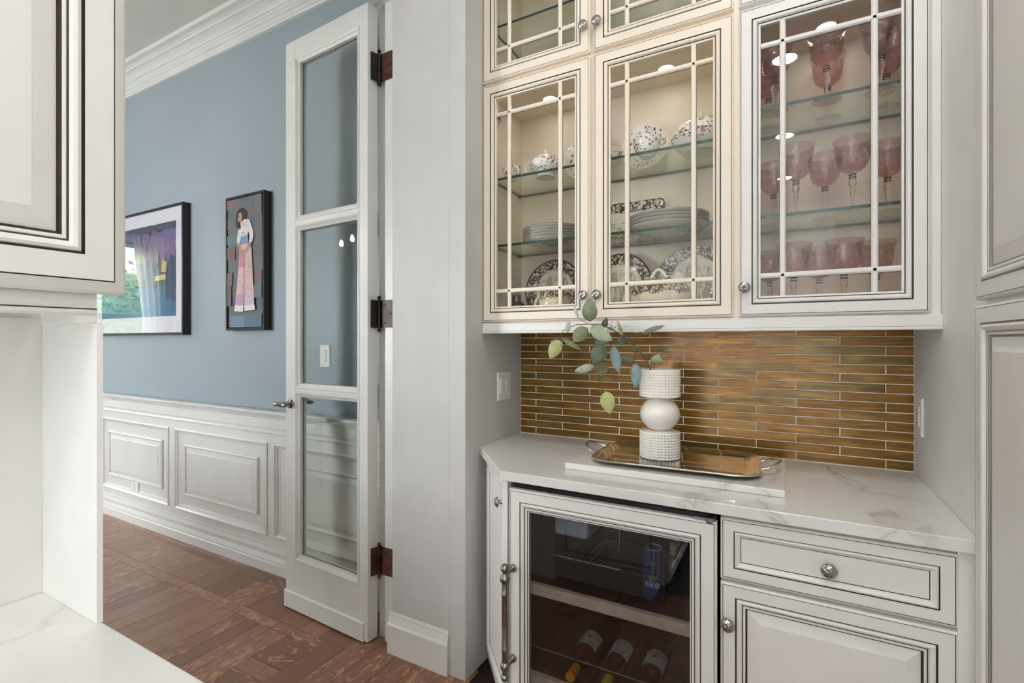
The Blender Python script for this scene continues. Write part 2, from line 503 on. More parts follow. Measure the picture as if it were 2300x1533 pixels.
def mk_rose(name, lo, hi, flat_r=None):
    """white china with a garland of roses and leaves in a band"""
    t = NT(name)
    co = t.coord()
    sep = t.n('ShaderNodeSeparateXYZ', {0: co})
    if flat_r:
        flat = t.n('ShaderNodeCombineXYZ', {0: sep.outputs[0], 1: sep.outputs[1], 2: 0.0}).outputs[0]
        q = t.n('ShaderNodeVectorMath', {0: flat}, operation='LENGTH').outputs['Value']
    else:
        q = sep.outputs[2]
    q = t.math('ADD', q, t.math('MULTIPLY', t.math('SUBTRACT', t.noise(co, 26, 2).outputs[0], 0.5), (hi - lo) * 0.9))
    band = t.math('MULTIPLY', t.math('GREATER_THAN', q, lo), t.math('LESS_THAN', q, hi))
    vw = t.n('ShaderNodeVectorMath', {0: co, 1: t.n('ShaderNodeVectorMath', {0: t.noise(co, 60, 2).outputs['Color'], 'Scale': 0.010}, operation='SCALE').outputs[0]}, operation='ADD').outputs[0]
    vo = t.n('ShaderNodeTexVoronoi', {'Vector': t.mapping(vw, (1.0, 1.0, 1.5)), 'Scale': 84.0})
    leaves = t.ramp(vo.outputs['Distance'], [(0.37, (1, 1, 1, 1)), (0.43, (0, 0, 0, 1))])
    sel = t.n('ShaderNodeSeparateColor', {0: vo.outputs['Color']}).outputs[0]
    lc = t.ramp(sel, [(0.0, lin((110, 112, 92))), (0.25, lin((92, 86, 80))), (0.4, lin((138, 128, 98))), (0.58, lin((146, 104, 104)))], 'CONSTANT')
    vr = t.n('ShaderNodeTexVoronoi', {'Vector': vw, 'Scale': 25.0})
    rose = t.ramp(vr.outputs['Distance'], [(0.19, (1, 1, 1, 1)), (0.215, (0, 0, 0, 1))])
    near = t.ramp(vr.outputs['Distance'], [(0.78, (1, 1, 1, 1)), (0.86, (0, 0, 0, 1))])
    rc = t.mix(t.ramp(t.noise(co, 160, 2).outputs[0], [(0.45, (0, 0, 0, 1)), (0.55, (1, 1, 1, 1))]), lin((222, 168, 160)), lin((178, 108, 108)))
    c = t.mix(t.math('MULTIPLY', t.math('MULTIPLY', leaves, near), t.math('MULTIPLY', band, t.math('LESS_THAN', sel, 0.72))), lin((244, 240, 232)), lc)
    t.bsdf(Base_Color=t.mix(t.math('MULTIPLY', rose, band), c, rc), Roughness=0.1)
    return t.m
M['rose'] = mk_rose('rose_garland_china', 0.022, 0.080)
M['rose_plate'] = mk_rose('rose_garland_plate', 0.055, 0.088, True)
M['rose_tureen'] = mk_rose('rose_garland_tureen', 0.034, 0.125)

def mk_vcol(name, rough=0.7, grain=0.25, scale=220):
    t = NT(name)
    a = t.n('ShaderNodeVertexColor', layer_name='Col').outputs[0]
    nz = t.noise(t.mapping(t.coord(), (1, 1, 1)), scale, 3, 0.6).outputs[0]
    g = t.ramp(nz, [(0.3, (1 - grain, 1 - grain, 1 - grain, 1)), (0.7, (1, 1, 1, 1))])
    t.bsdf(Base_Color=t.mix(1.0, a, g, 'MULTIPLY'), Roughness=rough)
    return t.m
M['paintprint'] = mk_vcol('painted_print')

def mk_leaf(name, rgb, rgb2):
    t = NT(name)
    co = t.coord()
    nz = t.noise(co, 45, 4).outputs[0]
    c = t.ramp(nz, [(0.35, lin(rgb)), (0.7, lin(rgb2))])
    t.bsdf(Base_Color=c, Roughness=0.55)
    return t.m
LEAF = {'g': mk_leaf('sage_leaf', (118, 132, 104), (142, 152, 122)), 'l': mk_leaf('pale_sage_leaf', (152, 162, 136), (176, 182, 156)),
        'y': mk_leaf('yellow_green_leaf', (164, 168, 106), (190, 192, 132)), 'd': mk_leaf('dark_green_leaf', (86, 98, 80), (112, 122, 98)),
        'b': mk_leaf('blue_green_leaf', (106, 136, 144), (142, 164, 164)), 'p': mk_leaf('pale_blue_leaf', (182, 192, 190), (204, 210, 204)),
        'o': mk_leaf('olive_leaf', (110, 112, 70), (136, 136, 90)), 'h': mk_leaf('hedge_leaf', (70, 96, 60), (126, 148, 102))}

# ------------------------------------------------------------------ the setting
XL, XR, YB, CEIL = -1.108, 0.378, 2.085, 3.36     # bar niche: left and right walls, back; ceiling
YP, YD = 1.62, 1.878                               # pilaster face, blue wall
fl = struct(B().box(-6.95, 2.3, -5.1, 2.2, -0.06, -0.009).build('floor', M['kick']))
struct(B().box(-7.1, 2.4, -5.2, 2.3, CEIL, CEIL + 0.08).build('ceiling', M['ceil']))

# oak parquet, plank by plank
def plank(x0, x1, y0, y1, along='Y'):
    g = 0.0006
    w, l = (x1 - x0, y1 - y0) if along == 'Y' else (y1 - y0, x1 - x0)
    b = B()
    hx, hy = w / 2 - g, l / 2 - g
    e = 0.0012
    z = random.uniform(0, 0.0003)
    vs = [(-hx, -hy, -0.009), (hx, -hy, -0.009), (hx, hy, -0.009), (-hx, hy, -0.009), (-hx, -hy, -e + z), (hx, -hy, -e + z), (hx, hy, -e + z), (-hx, hy, -e + z),
          (-hx + e, -hy + e, z), (hx - e, -hy + e, z), (hx - e, hy - e, z), (-hx + e, hy - e, z)]
    fs = [(0, 1, 5, 4), (1, 2, 6, 5), (2, 3, 7, 6), (3, 0, 4, 7), (4, 5, 9, 8), (5, 6, 10, 9), (6, 7, 11, 10), (7, 4, 8, 11), (8, 9, 10, 11)]
    b.add(vs, fs)
    o = b.build('plank', M['plank'], fl, local=True, fix=False)
    o.location = ((x0 + x1) / 2, (y0 + y1) / 2, 0)
    if along == 'X':
        o.rotation_euler = (0, 0, pi / 2)
def plank_row(x0, x1, y0, y1, wmin, wmax):
    x = x0
    while x < x1 - 1e-6:
        w = random.uniform(wmin, wmax)
        e = x + w if x1 - (x + w) > wmin * 0.7 else x1
        plank(x, e, y0, y1); x = e
x = -5.2
while x < -1.63:                                   # cross-cut border against the wainscot
    e = min(x + random.uniform(0.4, 0.9), -1.63); plank(x, e, 1.80, 1.88); x = e
x = -5.2
for e in (-4.1, -3.42, -2.55, -1.63):
    plank(x, e, 1.745, 1.80, 'X'); x = e
plank_row(-5.2, -1.63, 1.535, 1.745, 0.11, 0.24)
x = -5.2
for e in (-3.9, -2.9, -2.12, -1.78):
    plank(x, e, 1.475, 1.535, 'X'); x = e
plank_row(-5.2, -2.0, 0.98, 1.475, 0.08, 0.125)
plank_row(-5.2, -2.0, 0.36, 0.98, 0.08, 0.125)
plank(-2.0, -1.81, 1.305, 1.475, 'X'); plank(-2.0, -1.81, 1.225, 1.305, 'X'); plank(-2.0, -1.81, 1.04, 1.225, 'X')
plank_row(-2.0, -1.81, 0.36, 1.04, 0.08, 0.11)
plank(-1.81, -1.69, 0.9, 1.535); plank(-1.78, -1.63, 1.535, 1.6)
plank_row(-1.69, -1.10, 0.62, 1.70, 0.09, 0.13)
plank_row(-1.10, -0.44, 0.2, 1.46, 0.09, 0.13)
plank_row(-1.81, -1.10, -0.1, 0.62, 0.09, 0.13)
plank_row(-0.44, 0.42, -0.1, 1.46, 0.11, 0.15)

# blue dining room wall with its wainscot
wb = struct(B().box(-6.95, -1.50, YD, YD + 0.12, 0, CEIL).build('wall_back', M['blue']))
stile, panels = B(), [(-5.80, -4.87), (-4.785, -3.783), (-3.702, -2.69), (-2.625, -1.66)]
yw, pz0, pz1 = YD - 0.008, 0.196, 0.749
xs = [-6.93] + [v for p in panels for v in p] + [-1.63]
for i in range(0, len(xs), 2):
    stile.box(xs[i], xs[i + 1], yw - 0.014, YD, 0.12, 0.84)
for a, b_ in panels:
    stile.box(a, b_, yw - 0.014, YD, 0.12, pz0); stile.box(a, b_, yw - 0.014, YD, pz1, 0.84)
stile.build('wainscot_frame', M['trim'], wb)
for a, b_ in panels:
    seq = [(0, 0.014, 0), (0, 0.020, 0), (0.007, 0.024, 0), (0.012, 0.018, 0), (0.020, 0.012, 0), (0.022, 0.006, 0), (0.032, 0.002, 0), (0.034, 0.0, 0),
           (0.100, 0.0, 0), (0.102, 0.012, 0), (0.110, 0.017, 0), (0.120, 0.012, 0), (0.122, 0.006, 0), (0.150, 0.013, 0), (0.152, 0.015, 0)]
    B().rings(PF(a, yw, pz0), b_ - a, pz1 - pz0, seq).build('wainscot_panel', M['trim'], wb)
ywf = yw - 0.014
struct(B().sweep([(0, 0.83), (0.008, 0.832), (0.012, 0.84), (0.010, 0.895), (0.018, 0.90), (0.020, 0.908), (0.030, 0.918), (0.032, 0.926), (0.042, 0.931), (0.042, 0.942), (0, 0.944)], (-6.9, ywf, 0), (-1.63, ywf, 0), (0, -1, 0)).build('trim_1', M['trim'], smooth=0))
struct(B().sweep([(0, 0.803), (0.006, 0.803), (0.012, 0.808), (0.012, 0.815), (0.006, 0.822), (0, 0.823)], (-6.9, ywf, 0), (-1.63, ywf, 0), (0, -1, 0)).build('trim_2', M['trim']))
struct(B().sweep([(0, 0), (0.030, 0), (0.030, 0.056), (0.026, 0.060), (0.026, 0.070), (0.022, 0.078), (0.012, 0.094), (0.012, 0.104), (0.016, 0.110), (0.014, 0.120), (0.006, 0.136), (0.004, 0.150), (0, 0.152)], (-6.9, ywf, 0), (-1.63, ywf, 0), (0, -1, 0)).build('baseboard_back', M['trim']))
crown = [(0, 3.212), (0.016, 3.214), (0.018, 3.226), (0.012, 3.230), (0.020, 3.236), (0.022, 3.252), (0.030, 3.256), (0.032, 3.268), (0.040, 3.274), (0.044, 3.284), (0.050, 3.286),
         (0.056, 3.296), (0.066, 3.306), (0.082, 3.316), (0.098, 3.322), (0.100, 3.330), (0.116, 3.338), (0.140, 3.343), (0.144, 3.350), (0.150, 3.36), (0, 3.36)]
struct(B().sweep(crown, (-6.9, YD, 0), (-1.62, YD, 0), (0, -1, 0)).build('trim_3', M['trim']))

def wall_open(name, mat, axis, c0, c1, a0, a1, z0, z1, opens):
    """a wall slab with rectangular openings (a0,a1,z0,z1)"""
    b = B()
    def bx(p0, p1, q0, q1):
        if p1 - p0 > 1e-6 and q1 - q0 > 1e-6:
            b.box(p0, p1, c0, c1, q0, q1) if axis == 'X' else b.box(c0, c1, p0, p1, q0, q1)
    p = a0
    for (o0, o1, oz0, oz1) in sorted(opens):
        bx(p, o0, z0, z1); bx(o0, o1, z0, oz0); bx(o0, o1, oz1, z1); p = o1
    bx(p, a1, z0, z1)
    return struct(b.build(name, mat))
wall_open('wall_dining_end', M['blue'], 'Y', -7.05, -6.93, -2.85, 2.0, 0, CEIL, [(0.45, 1.5, 0.75, 2.55)])
wall_open('wall_dining_front', M['blue'], 'X', -2.85, -2.73, -7.05, -1.63, 0, CEIL, [(-5.9, -3.95, 0.75, 2.45)])
def window(n, P, Wd, Ht):
    wo = struct(B().rings(P, Wd, Ht, [(-0.10, 0.0, 0), (-0.10, 0.025, 0), (-0.02, 0.025, 0), (0, 0.015, 0), (0, -0.10, 0), (0.045, -0.10, 0), (0.05, -0.115, 0)], cap=False).build('window_%d' % n, M['trim']))
    b = B()
    for v0, v1 in ((0.05, 0.05), ):
        pass
    mid = Ht * 0.5
    vs = [P(0.045, mid - 0.03, -0.085), P(Wd - 0.045, mid - 0.03, -0.085), P(Wd - 0.045, mid + 0.03, -0.085), P(0.045, mid + 0.03, -0.085),
          P(0.045, mid - 0.03, -0.115), P(Wd - 0.045, mid - 0.03, -0.115), P(Wd - 0.045, mid + 0.03, -0.115), P(0.045, mid + 0.03, -0.115)]
    b.add(vs, [(0, 1, 2, 3), (4, 7, 6, 5), (0, 4, 5, 1), (3, 2, 6, 7), (0, 3, 7, 4), (1, 5, 6, 2)])
    b.build('meeting_rail', M['trim'], wo)
    for v0, v1 in ((0.05, mid - 0.03), (mid + 0.03, Ht - 0.05)):
        B().add([P(0.05, v0, -0.10), P(Wd - 0.05, v0, -0.10), P(Wd - 0.05, v1, -0.10), P(0.05, v1, -0.10)], [(0, 1, 2, 3)]).build('pane', M['pane'], wo)
window(1, PX(-6.93, 0.45, 0.75), 1.05, 1.8)
window(2, PY(-3.95, -2.73, 0.75), 1.95, 1.7)  # unseen window added for daylight on the blue wall, clear of reflections
window(3, PY(-1.3, -5.0, 0.70), 1.1, 1.8)
window(4, PNX(2.2, -1.9, 0.30), 1.7, 2.8)  # unseen window added to brighten the kitchen as frontal fill
window(5, PX(-3.5, -4.8, 0.30), 1.7, 2.8)  # another added window out of view, brightens the pantry doors

# wall between pantry and dining room: pilaster block, header, left run
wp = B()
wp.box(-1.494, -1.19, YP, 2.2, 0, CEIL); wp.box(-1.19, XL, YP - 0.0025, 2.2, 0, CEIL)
struct(wp.build('wall_pilaster', M['wall_darker'], bevel=0.003))
struct(B().box(-1.625, -1.494, 0.355, 1.66, 2.885, CEIL).build('wall_header', M['wall']))
struct(B().box(-1.625, -1.143, -1.25, 0.355, 0, CEIL).box(-1.73, -1.625, -2.73, 0.355, 0, CEIL).build('wall_left', M['wall']))
struct(B().box(XR, XR + 0.12, -1.6, 2.2, 0, CEIL).box(XR + 0.12, 2.2, -1.6, -1.5, 0, CEIL).build('wall_right', M['wall']))  # extended behind the camera to block the added window from the left cabinets
wall_open('wall_front', M['wall'], 'X', -5.12, -5.0, -3.6, 2.3, 0, CEIL, [(-2.4, -1.3, 0.7, 2.5)])
wall_open('wall_kitchen_right', M['wall'], 'Y', 2.2, 2.32, -5.12, -1.5, 0, CEIL, [(-3.6, -1.9, 0.3, 3.1)])
wall_open('wall_kitchen_left', M['wall'], 'Y', -3.6, -3.5, -5.0, -2.85, 0, CEIL, [(-4.8, -3.1, 0.3, 3.1)])
bp = [(0, 0), (0.016, 0), (0.016, 0.122), (0.013, 0.130), (0.011, 0.132), (0.004, 0.160), (0.004, 0.166), (0.001, 0.176), (0, 0.176)]
struct(B().sweep(bp, (-1.509, YP, 0), (-1.19, YP, 0), (0, -1, 0)).build('baseboard_pilaster', M['trim']))
j = B()                                              # stepped jamb beside the hinged door
j.box(-1.575, -1.494, 1.660, 1.90, 0, 2.885); j.box(-1.628, -1.575, 1.680, 1.90, 0, 2.885)
j.box(-1.628, -1.494, 0.355, 1.66, 2.872, 2.885)
struct(j.build('trim_4', M['trim'], bevel=0.002))

# bar niche back wall, tile by tile
wbar = struct(B().box(XL - 0.02, XR + 0.02, YB - 0.0004, YB + 0.12, 0, CEIL).build('wall_bar', M['grout']))
pitch, tl = 0.0322, 0.2655
tmesh = {}
row = 0
z = 0.9155
while z < 1.44:
    jx = -1.026 - tl if row % 2 == 0 else -0.8911 - 2 * tl
    while jx < XR:
        a, e = max(jx, XL) + 0.0016, min(jx + tl, XR) - 0.0016
        jx += tl
        if e - a < 0.01:
            continue
        key = round(e - a, 4)
        if key not in tmesh:
            hx, hz, d = (e - a) / 2, pitch / 2 - 0.0016, 0.0012
            b = B()
            rg = [(-hx, 0.006, -hz), (hx, 0.006, -hz), (hx, 0.006, hz), (-hx, 0.006, hz), (-hx, 0.0014, -hz), (hx, 0.0014, -hz), (hx, 0.0014, hz), (-hx, 0.0014, hz),
                  (-hx + d, 0, -hz + d), (hx - d, 0, -hz + d), (hx - d, 0, hz - d), (-hx + d, 0, hz - d)]
            b.add(rg, [(0, 1, 5, 4), (1, 2, 6, 5), (2, 3, 7, 6), (3, 0, 4, 7), (4, 5, 9, 8), (5, 6, 10, 9), (6, 7, 11, 10), (7, 4, 8, 11), (8, 9, 10, 11)])
            o = b.build('tile', M['tile'], wbar, local=True, fix=False)
            tmesh[key] = o.data
        else:
            o = bpy.data.objects.new('tile', tmesh[key])
            COL.objects.link(o); o.parent = wbar
        o.location = ((a + e) / 2, YB - 0.002 + random.uniform(-0.0006, 0.0006), z + pitch / 2)
        o.rotation_euler = (random.uniform(-0.012, 0.012), 0, random.uniform(-0.004, 0.004))
    z += pitch; row += 1

# ------------------------------------------------------------------ cabinetry
CABM = [M['cab'], M['glaze']]
EDGE = [(0, -0.020, 0), (0, -0.004, 0), (0.003, -0.001, 0), (0.0055, 0.0, 0), (0.0062, -0.0008, 1), (0.0072, 0.0, 1)]
GROOVE = [(0.0365, 0.0, 0), (0.0373, -0.0035, 1), (0.0400, -0.0035, 1), (0.0412, 0.0005, 0), (0.0455, 0.0022, 0), (0.0500, 0.0006, 0), (0.0535, -0.0045, 0), (0.0548, -0.0058, 1), (0.0560, -0.0058, 1)]
RAISED = EDGE + GROOVE + [(0.0575, -0.0045, 0), (0.0615, -0.0050, 0), (0.0630, -0.0105, 1), (0.0662, -0.0105, 1), (0.0690, -0.0095, 0), (0.0930, -0.0035, 0), (0.0945, -0.0030, 0)]
FLAT = EDGE + [(0.0330, 0, 0), (0.0336, -0.003, 1), (0.0352, -0.003, 1), (0.0362, 0.0005, 0), (0.040, 0.002, 0), (0.046, -0.003, 0), (0.0495, -0.0065, 0), (0.0505, -0.0075, 1), (0.0513, -0.0075, 1)]
LITE = EDGE + GROOVE + [(0.0575, -0.0050, 0), (0.0620, -0.0065, 0), (0.0622, -0.018, 0)]

def mk_knob():
    """ribbed round cabinet knob pointing along -Y"""
    b = B()
    b.lathe([(0.0075, 0), (0.0055, 0.004), (0.0050, 0.012), (0.0085, 0.015)], axis='Y', n=20)
    n, k = 40, 10
    prof = []
    vs, fs = [], []
    for i in range(k + 1):
        a = pi * 0.5 * i / k
        r = 0.0148 * cos(a) if i < k else 0.0001
        h = 0.0165 + 0.0085 * sin(a)
        for q in range(n):
            t = 2 * pi * q / n
            bumpy = 0.0011 * sin(5 * t + 7 * i * 0.9) * sin(3 * t - i * 1.3) * (1 if 0 < i < k else 0)
            vs.append((r * cos(t) * (1 + bumpy * 20), -(h + bumpy), r * sin(t) * (1 + bumpy * 20)))
    for i in range(k):
        for q in range(n):
            q2 = (q + 1) % n
            fs.append((i * n + q, i * n + q2, (i + 1) * n + q2, (i + 1) * n + q))
    b.add(vs, fs)
    b.lathe([(0.0085, 0.015), (0.0150, 0.0155), (0.0152, 0.0168), (0.0148, 0.0175)], axis='Y', n=32)
    return b
KB = mk_knob()
KNOBMESH = None
def knob(parent, p, rot=0.0):
    global KNOBMESH
    if KNOBMESH is None:
        k = KB.build('knob', M['chromedk'], parent, smooth=45, local=True)
        KNOBMESH = k.data
    else:
        k = bpy.data.objects.new('knob', KNOBMESH); COL.objects.link(k); k.parent = parent
    inv = ROOT[parent.name].inverted()
    k.matrix_local = inv @ Matrix.Translation(Vector(p)) @ Matrix.Rotation(rot, 4, 'Z') @ Matrix.Scale(1.2, 4)
    return k

def glass_door(parent, x0, x1, z0, z1, y, mats, muntin_out=0.0625):
    """nine-light glazed door facing -Y"""
    P = PF(x0, y, z0)
    Wd, Ht = x1 - x0, z1 - z0
    b = B().rings(P, Wd, Ht, LITE, cap=False)
    b.rings(P, Wd, Ht, [(0, -0.020, 0), (0.0622, -0.0195, 0), (0.0622, -0.018, 0)], cap=False)
    d = b.build('door', mats, parent, fix=False)
    o, mw = 0.0622, 0.0165
    us = [o, o + 0.053, o + 0.053 + mw, Wd - o - 0.053 - mw, Wd - o - 0.053, Wd - o]
    vs = [o, o + 0.056, o + 0.056 + mw, Ht - o - 0.056 - mw, Ht - o - 0.056, Ht - o]
    def bar(u0, u1, v0, v1, vert):
        m = B()
        e = 0.0045
        w0, w1, wf = -0.016, -0.0095, -0.0055
        if vert:
            pr = [(u0, w0), (u0, w1), (u0 + e, wf), (u1 - e, wf), (u1, w1), (u1, w0)]
            lo = [P(u, v0, w) for u, w in pr]; hi = [P(u, v1, w) for u, w in pr]
        else:
            pr = [(v0, w0), (v0, w1), (v0 + e, wf), (v1 - e, wf), (v1, w1), (v1, w0)]
            lo = [P(u0, v, w) for v, w in pr]; hi = [P(u1, v, w) for v, w in pr]
        n = len(pr)
        m.add(lo + hi, [(i, (i + 1) % n, n + (i + 1) % n, n + i) for i in range(n)], [0, 0, 0, 0, 0, 0])
        # thin glaze lines where bar meets glass
        if vert:
            for u in (u0, u1):
                m.add([P(u - 0.0012, v0, -0.0135), P(u + 0.0012, v0, -0.0135), P(u + 0.0012, v1, -0.0135), P(u - 0.0012, v1, -0.0135)], [(0, 1, 2, 3)], 1)
        else:
            for v in (v0, v1):
                m.add([P(u0, v - 0.0012, -0.0135), P(u1, v - 0.0012, -0.0135), P(u1, v + 0.0012, -0.0135), P(u0, v + 0.0012, -0.0135)], [(0, 1, 2, 3)], 1)
        m.build('muntin', mats, d)
    bar(us[1], us[2], vs[0], vs[5], True); bar(us[3], us[4], vs[0], vs[5], True)
    bar(us[0], us[5], vs[1], vs[2], False); bar(us[0], us[5], vs[3], vs[4], False)
    for ua, ub in ((us[0], us[1]), (us[2], us[3]), (us[4], us[5])):
        for va, vb in ((vs[0], vs[1]), (vs[2], vs[3]), (vs[4], vs[5])):
            e = 0.001
            p, q = P(ua + e, va + e, -0.0125), P(ub - e, vb - e, -0.0150)
            B().box(p[0], q[0], p[1], q[1], p[2], q[2]).build('pane', M['cabpane'], d)
    return d

# upper display cabinet ------------------------------------------------
YU = 1.74                                             # door faces
uc = thing('display_cabinet', 'white glass-fronted wall cabinet full of china, above the gold tiled bar', 'cabinet', (XL, 2.08, 1.383))
c = B()
z0, z1, yb, yf = 1.425, 3.10, 2.072, YU + 0.0215
c.box(XL + 0.001, XL + 0.018, yf, yb, z0, z1); c.box(XR - 0.020, XR - 0.001, yf, yb, z0, z1); c.box(-0.148, -0.128, yf, yb, z0, z1)
for za, zb in ((z0, 1.447), (2.392, 2.43), (3.08, z1)):
    c.box(XL + 0.018, -0.148, yf, yb, za, zb); c.box(-0.128, XR - 0.02, yf, yb, za, zb)
c.build('carcass', M['inside'], uc)
B().box(XL + 0.018, XR - 0.02, 2.060, yb, 1.447, 3.08).build('back_panel', M['inside'], uc)
ff = B()
yq = yf - 0.0015
for x0, x1, mm in ((XL + 0.001, XL + 0.030, 0), (-0.152, -0.122, 0), (0.345, XR - 0.001, 1)):
    ff.box(x0, x1, yq, yf + 0.018, z0, z1, mm)
for x0, x1, mm in ((XL + 0.030, -0.152, 0), (-0.122, 0.345, 1)):
    for za, zb in ((z0, 1.452), (2.385, 2.440), (3.05, z1)):
        ff.box(x0, x1, yq, yf + 0.018, za, zb, mm)
for za, zb in ((1.452, 2.385), (2.440, 3.05)):
    ff.box(-0.648, -0.606, yq, yf + 0.018, za, zb, 0)
ff.build('face_frame', [M['cream'], M['cab']], uc)
lr = B()
lr.sweep([(0, 1.383), (0.020, 1.383), (0.022, 1.386), (0.022, 1.391), (0.020, 1.393), (0.020, 1.420), (0.012, 1.4265), (0, 1.4265)], (XL + 0.001, yf, 0), (XR - 0.001, yf, 0), (0, -1, 0), 0)
lr.box(XL + 0.001, XR - 0.001, yf - 0.0206, yf - 0.0196, 1.3915, 1.3932, 1)
lr.box(XL + 0.002, XR - 0.002, yf - 0.002, yf + 0.31, 1.400, 1.425)
lr.build('light_rail', CABM, uc)
for (x0, x1, mats, kx) in ((-1.1055, -0.634, [M['cream'], M['glaze']], -0.655), (-0.620, -0.1455, [M['cream'], M['glaze']], -0.603), (-0.129, 0.3505, CABM, -0.112)):
    d = glass_door(uc, x0, x1, 1.431, 2.412, YU, mats)
    knob(d, (kx, YU, 1.521), 0)
    d2 = glass_door(uc, x0, x1, 2.4265, 3.055, YU, mats)
    knob(d2, (kx, YU, 2.523), 0)
def gshelf(x0, x1, z, y0=1.786, y1=2.050):
    b = B()
    t = 0.010
    b.add([(x0, y0, z - t), (x1, y0, z - t), (x1, y1, z - t), (x0, y1, z - t), (x0, y0, z), (x1, y0, z), (x1, y1, z), (x0, y1, z)],
          [(0, 3, 2, 1), (4, 5, 6, 7), (0, 1, 5, 4), (2, 3, 7, 6), (0, 4, 7, 3), (1, 2, 6, 5)], [0, 0, 1, 1, 1, 1])
    b.build('glass_shelf', [M['shelf'], M['shelfedge']], uc)
    for xx, s in ((x0, 1), (x1, -1)):
        for yy in (1.81, 2.03):
            B().box(xx - 0.001 if s > 0 else xx - 0.014, xx + 0.014 if s > 0 else xx + 0.001, yy - 0.004, yy + 0.004, z - t - 0.006, z - t).build('shelf_pin', M['bolt'], uc)
SZ1, SZ2, SZ3, FLOORZ = 2.037, 1.757, 2.107, 1.447
gshelf(-1.088, -0.150, SZ1); gshelf(-1.088, -0.150, SZ2); gshelf(-1.088, -0.150, 2.680)
gshelf(-0.126, 0.356, SZ3); gshelf(-0.126, 0.356, SZ2); gshelf(-0.126, 0.356, 2.690)
hb = B()
for zz in [1.52 + 0.032 * i for i in range(26)]:
    for yy in (1.83, 2.01):
        hb.box(XL + 0.0178, XL + 0.0186, yy - 0.002, yy + 0.002, zz - 0.002, zz + 0.002)
hbo = hb.build('shelf_pin_holes', M['slot'], uc); hbo['kind'] = 'stuff'
for px in (-0.881, -0.395, 0.12):
    pb = B().lathe([(0.034, 2.3925), (0.034, 2.389), (0.028, 2.3875), (0.026, 2.3895, 1), (0.0001, 2.3895, 1)], (px, 1.925, 0), n=28)
    pb.build('puck_light', [M['plastic'], M['puckglow']], uc, smooth=40)
for zz in (2.27, 1.55):                                # cup hinges on the outer door
    h = B().box(XL + 0.0185, XL + 0.040, YU + 0.0215, YU + 0.065, zz - 0.012, zz + 0.012)
    h.lathe([(0.016, 0), (0.016, 0.008)], (XL + 0.062, YU + 0.028, zz), axis='Y', n=16)
    h.build('hinge', M['bolt'], uc)

# base cabinets, counter ----------------------------------------------
YC, CT, CB = 1.433, 0.914, 0.882
YBF = 1.455
chx0, chy0, chx1, chy1 = XL, 1.722, -0.842, YC
wt = B().prism([(XL + 0.0005, YB - 0.0035), (XL + 0.0005, chy0), (chx1, chy1), (XR - 0.0005, YC), (XR - 0.0005, YB - 0.0035)], CB, CT)
tag(wt.build('bar_counter', M['quartz'], bevel=0.003), 'white veined quartz bar counter with a clipped corner, under the gold tiles', 'counter')

bc = thing('base_cabinet', 'white glazed base cabinet with one drawer over one door, beside the wine fridge', 'cabinet', (0.1, 1.78, 0))
b = B()
b.box(-0.150, 0.3410, YBF + 0.0215, 2.07, 0.095, CB - 0.001); b.box(0.3415, XR - 0.001, YBF + 0.003, YBF + 0.06, 0.0, CB - 0.001)
b.box(-0.150, 0.3410, YBF + 0.075, 2.07, 0.0, 0.095)
b.build('carcass', M['cab'], bc)
dr = B().rings(PF(-0.1540, YBF, 0.7030), 0.4975, 0.167, FLAT).build('drawer', CABM, bc, fix=False)
knob(dr, (0.096, YBF + 0.007, 0.783))
dd = B().rings(PF(-0.1540, YBF, 0.105), 0.4975, 0.589, RAISED).build('door', CABM, bc, fix=False)
knob(dd, (-0.1345, YBF, 0.588))

cc = thing('corner_cabinet', 'narrow white glazed cabinet set diagonally at the clipped counter end, left of the wine fridge', 'cabinet', (-0.99, 1.60, 0))
ux, uy = (chx1 - chx0), (chy1 - chy0)
L = math.hypot(ux, uy); ux, uy = ux / L, uy / L
nx, ny = uy, -ux                                         # outward of the chamfer (towards the camera side)
if nx * (0 - chx0) + ny * (0 - chy0) < 0:
    nx, ny = -nx, -ny
bx0, by0 = chx0 - nx * 0.022, chy0 - ny * 0.022
def PC(u, v, w):
    return (bx0 + ux * u + nx * w, by0 + uy * u + ny * w, v)
PCs = lambda z0, u0: (lambda u, v, w: PC(u0 + u, z0 + v, w))
b = B()
b.prism([(XL + 0.002, 1.95), (XL + 0.002, 1.7835), (-0.8345, 1.4905), (-0.846, YBF + 0.003), (-0.826, YBF + 0.003), (-0.826, 1.95)], 0.0, CB - 0.001)
b.build('carcass', M['cab'], cc)
dl = L - 0.038
d = B().rings(PCs(0.085, 0.018), dl, 0.790, [(a, w + 0.0, m) for a, w, m in FLAT]).build('door', CABM, cc, fix=False)
kp = PC(dl - 0.012, 0.792, 0.0)
knob(d, kp, math.atan2(-nx, -ny) if False else math.atan2(nx, -ny))

# wine fridge -----------------------------------------------------------
fx0, fx1, fz0, fz1, fy = -0.8125, -0.1625, 0.115, 0.8555, 1.445
fr = thing('wine_fridge', 'built-in wine fridge with white panelled frame, dark glass and tall pewter handle', 'fridge', (-0.49, 1.75, 0))
b = B()
b.box(fx0 + 0.004, fx0 + 0.030, fy + 0.024, 2.06, 0.02, 0.868); b.box(fx1 - 0.030, fx1 - 0.002, fy + 0.024, 2.06, 0.02, 0.868)
b.box(fx0 + 0.030, fx1 - 0.030, 2.03, 2.06, 0.02, 0.868); b.box(fx0 + 0.030, fx1 - 0.030, fy + 0.024, 2.03, 0.02, 0.06)
b.box(fx0 + 0.030, fx1 - 0.030, fy + 0.024, 2.03, 0.84, 0.868)
b.build('body', M['black'], fr)
B().box(fx0 + 0.01, fx1 - 0.01, fy + 0.06, 1.62, 0.0, 0.02).build('toe_plinth', M['black'], fr)
Wd, Ht = fx1 - fx0, fz1 - fz0
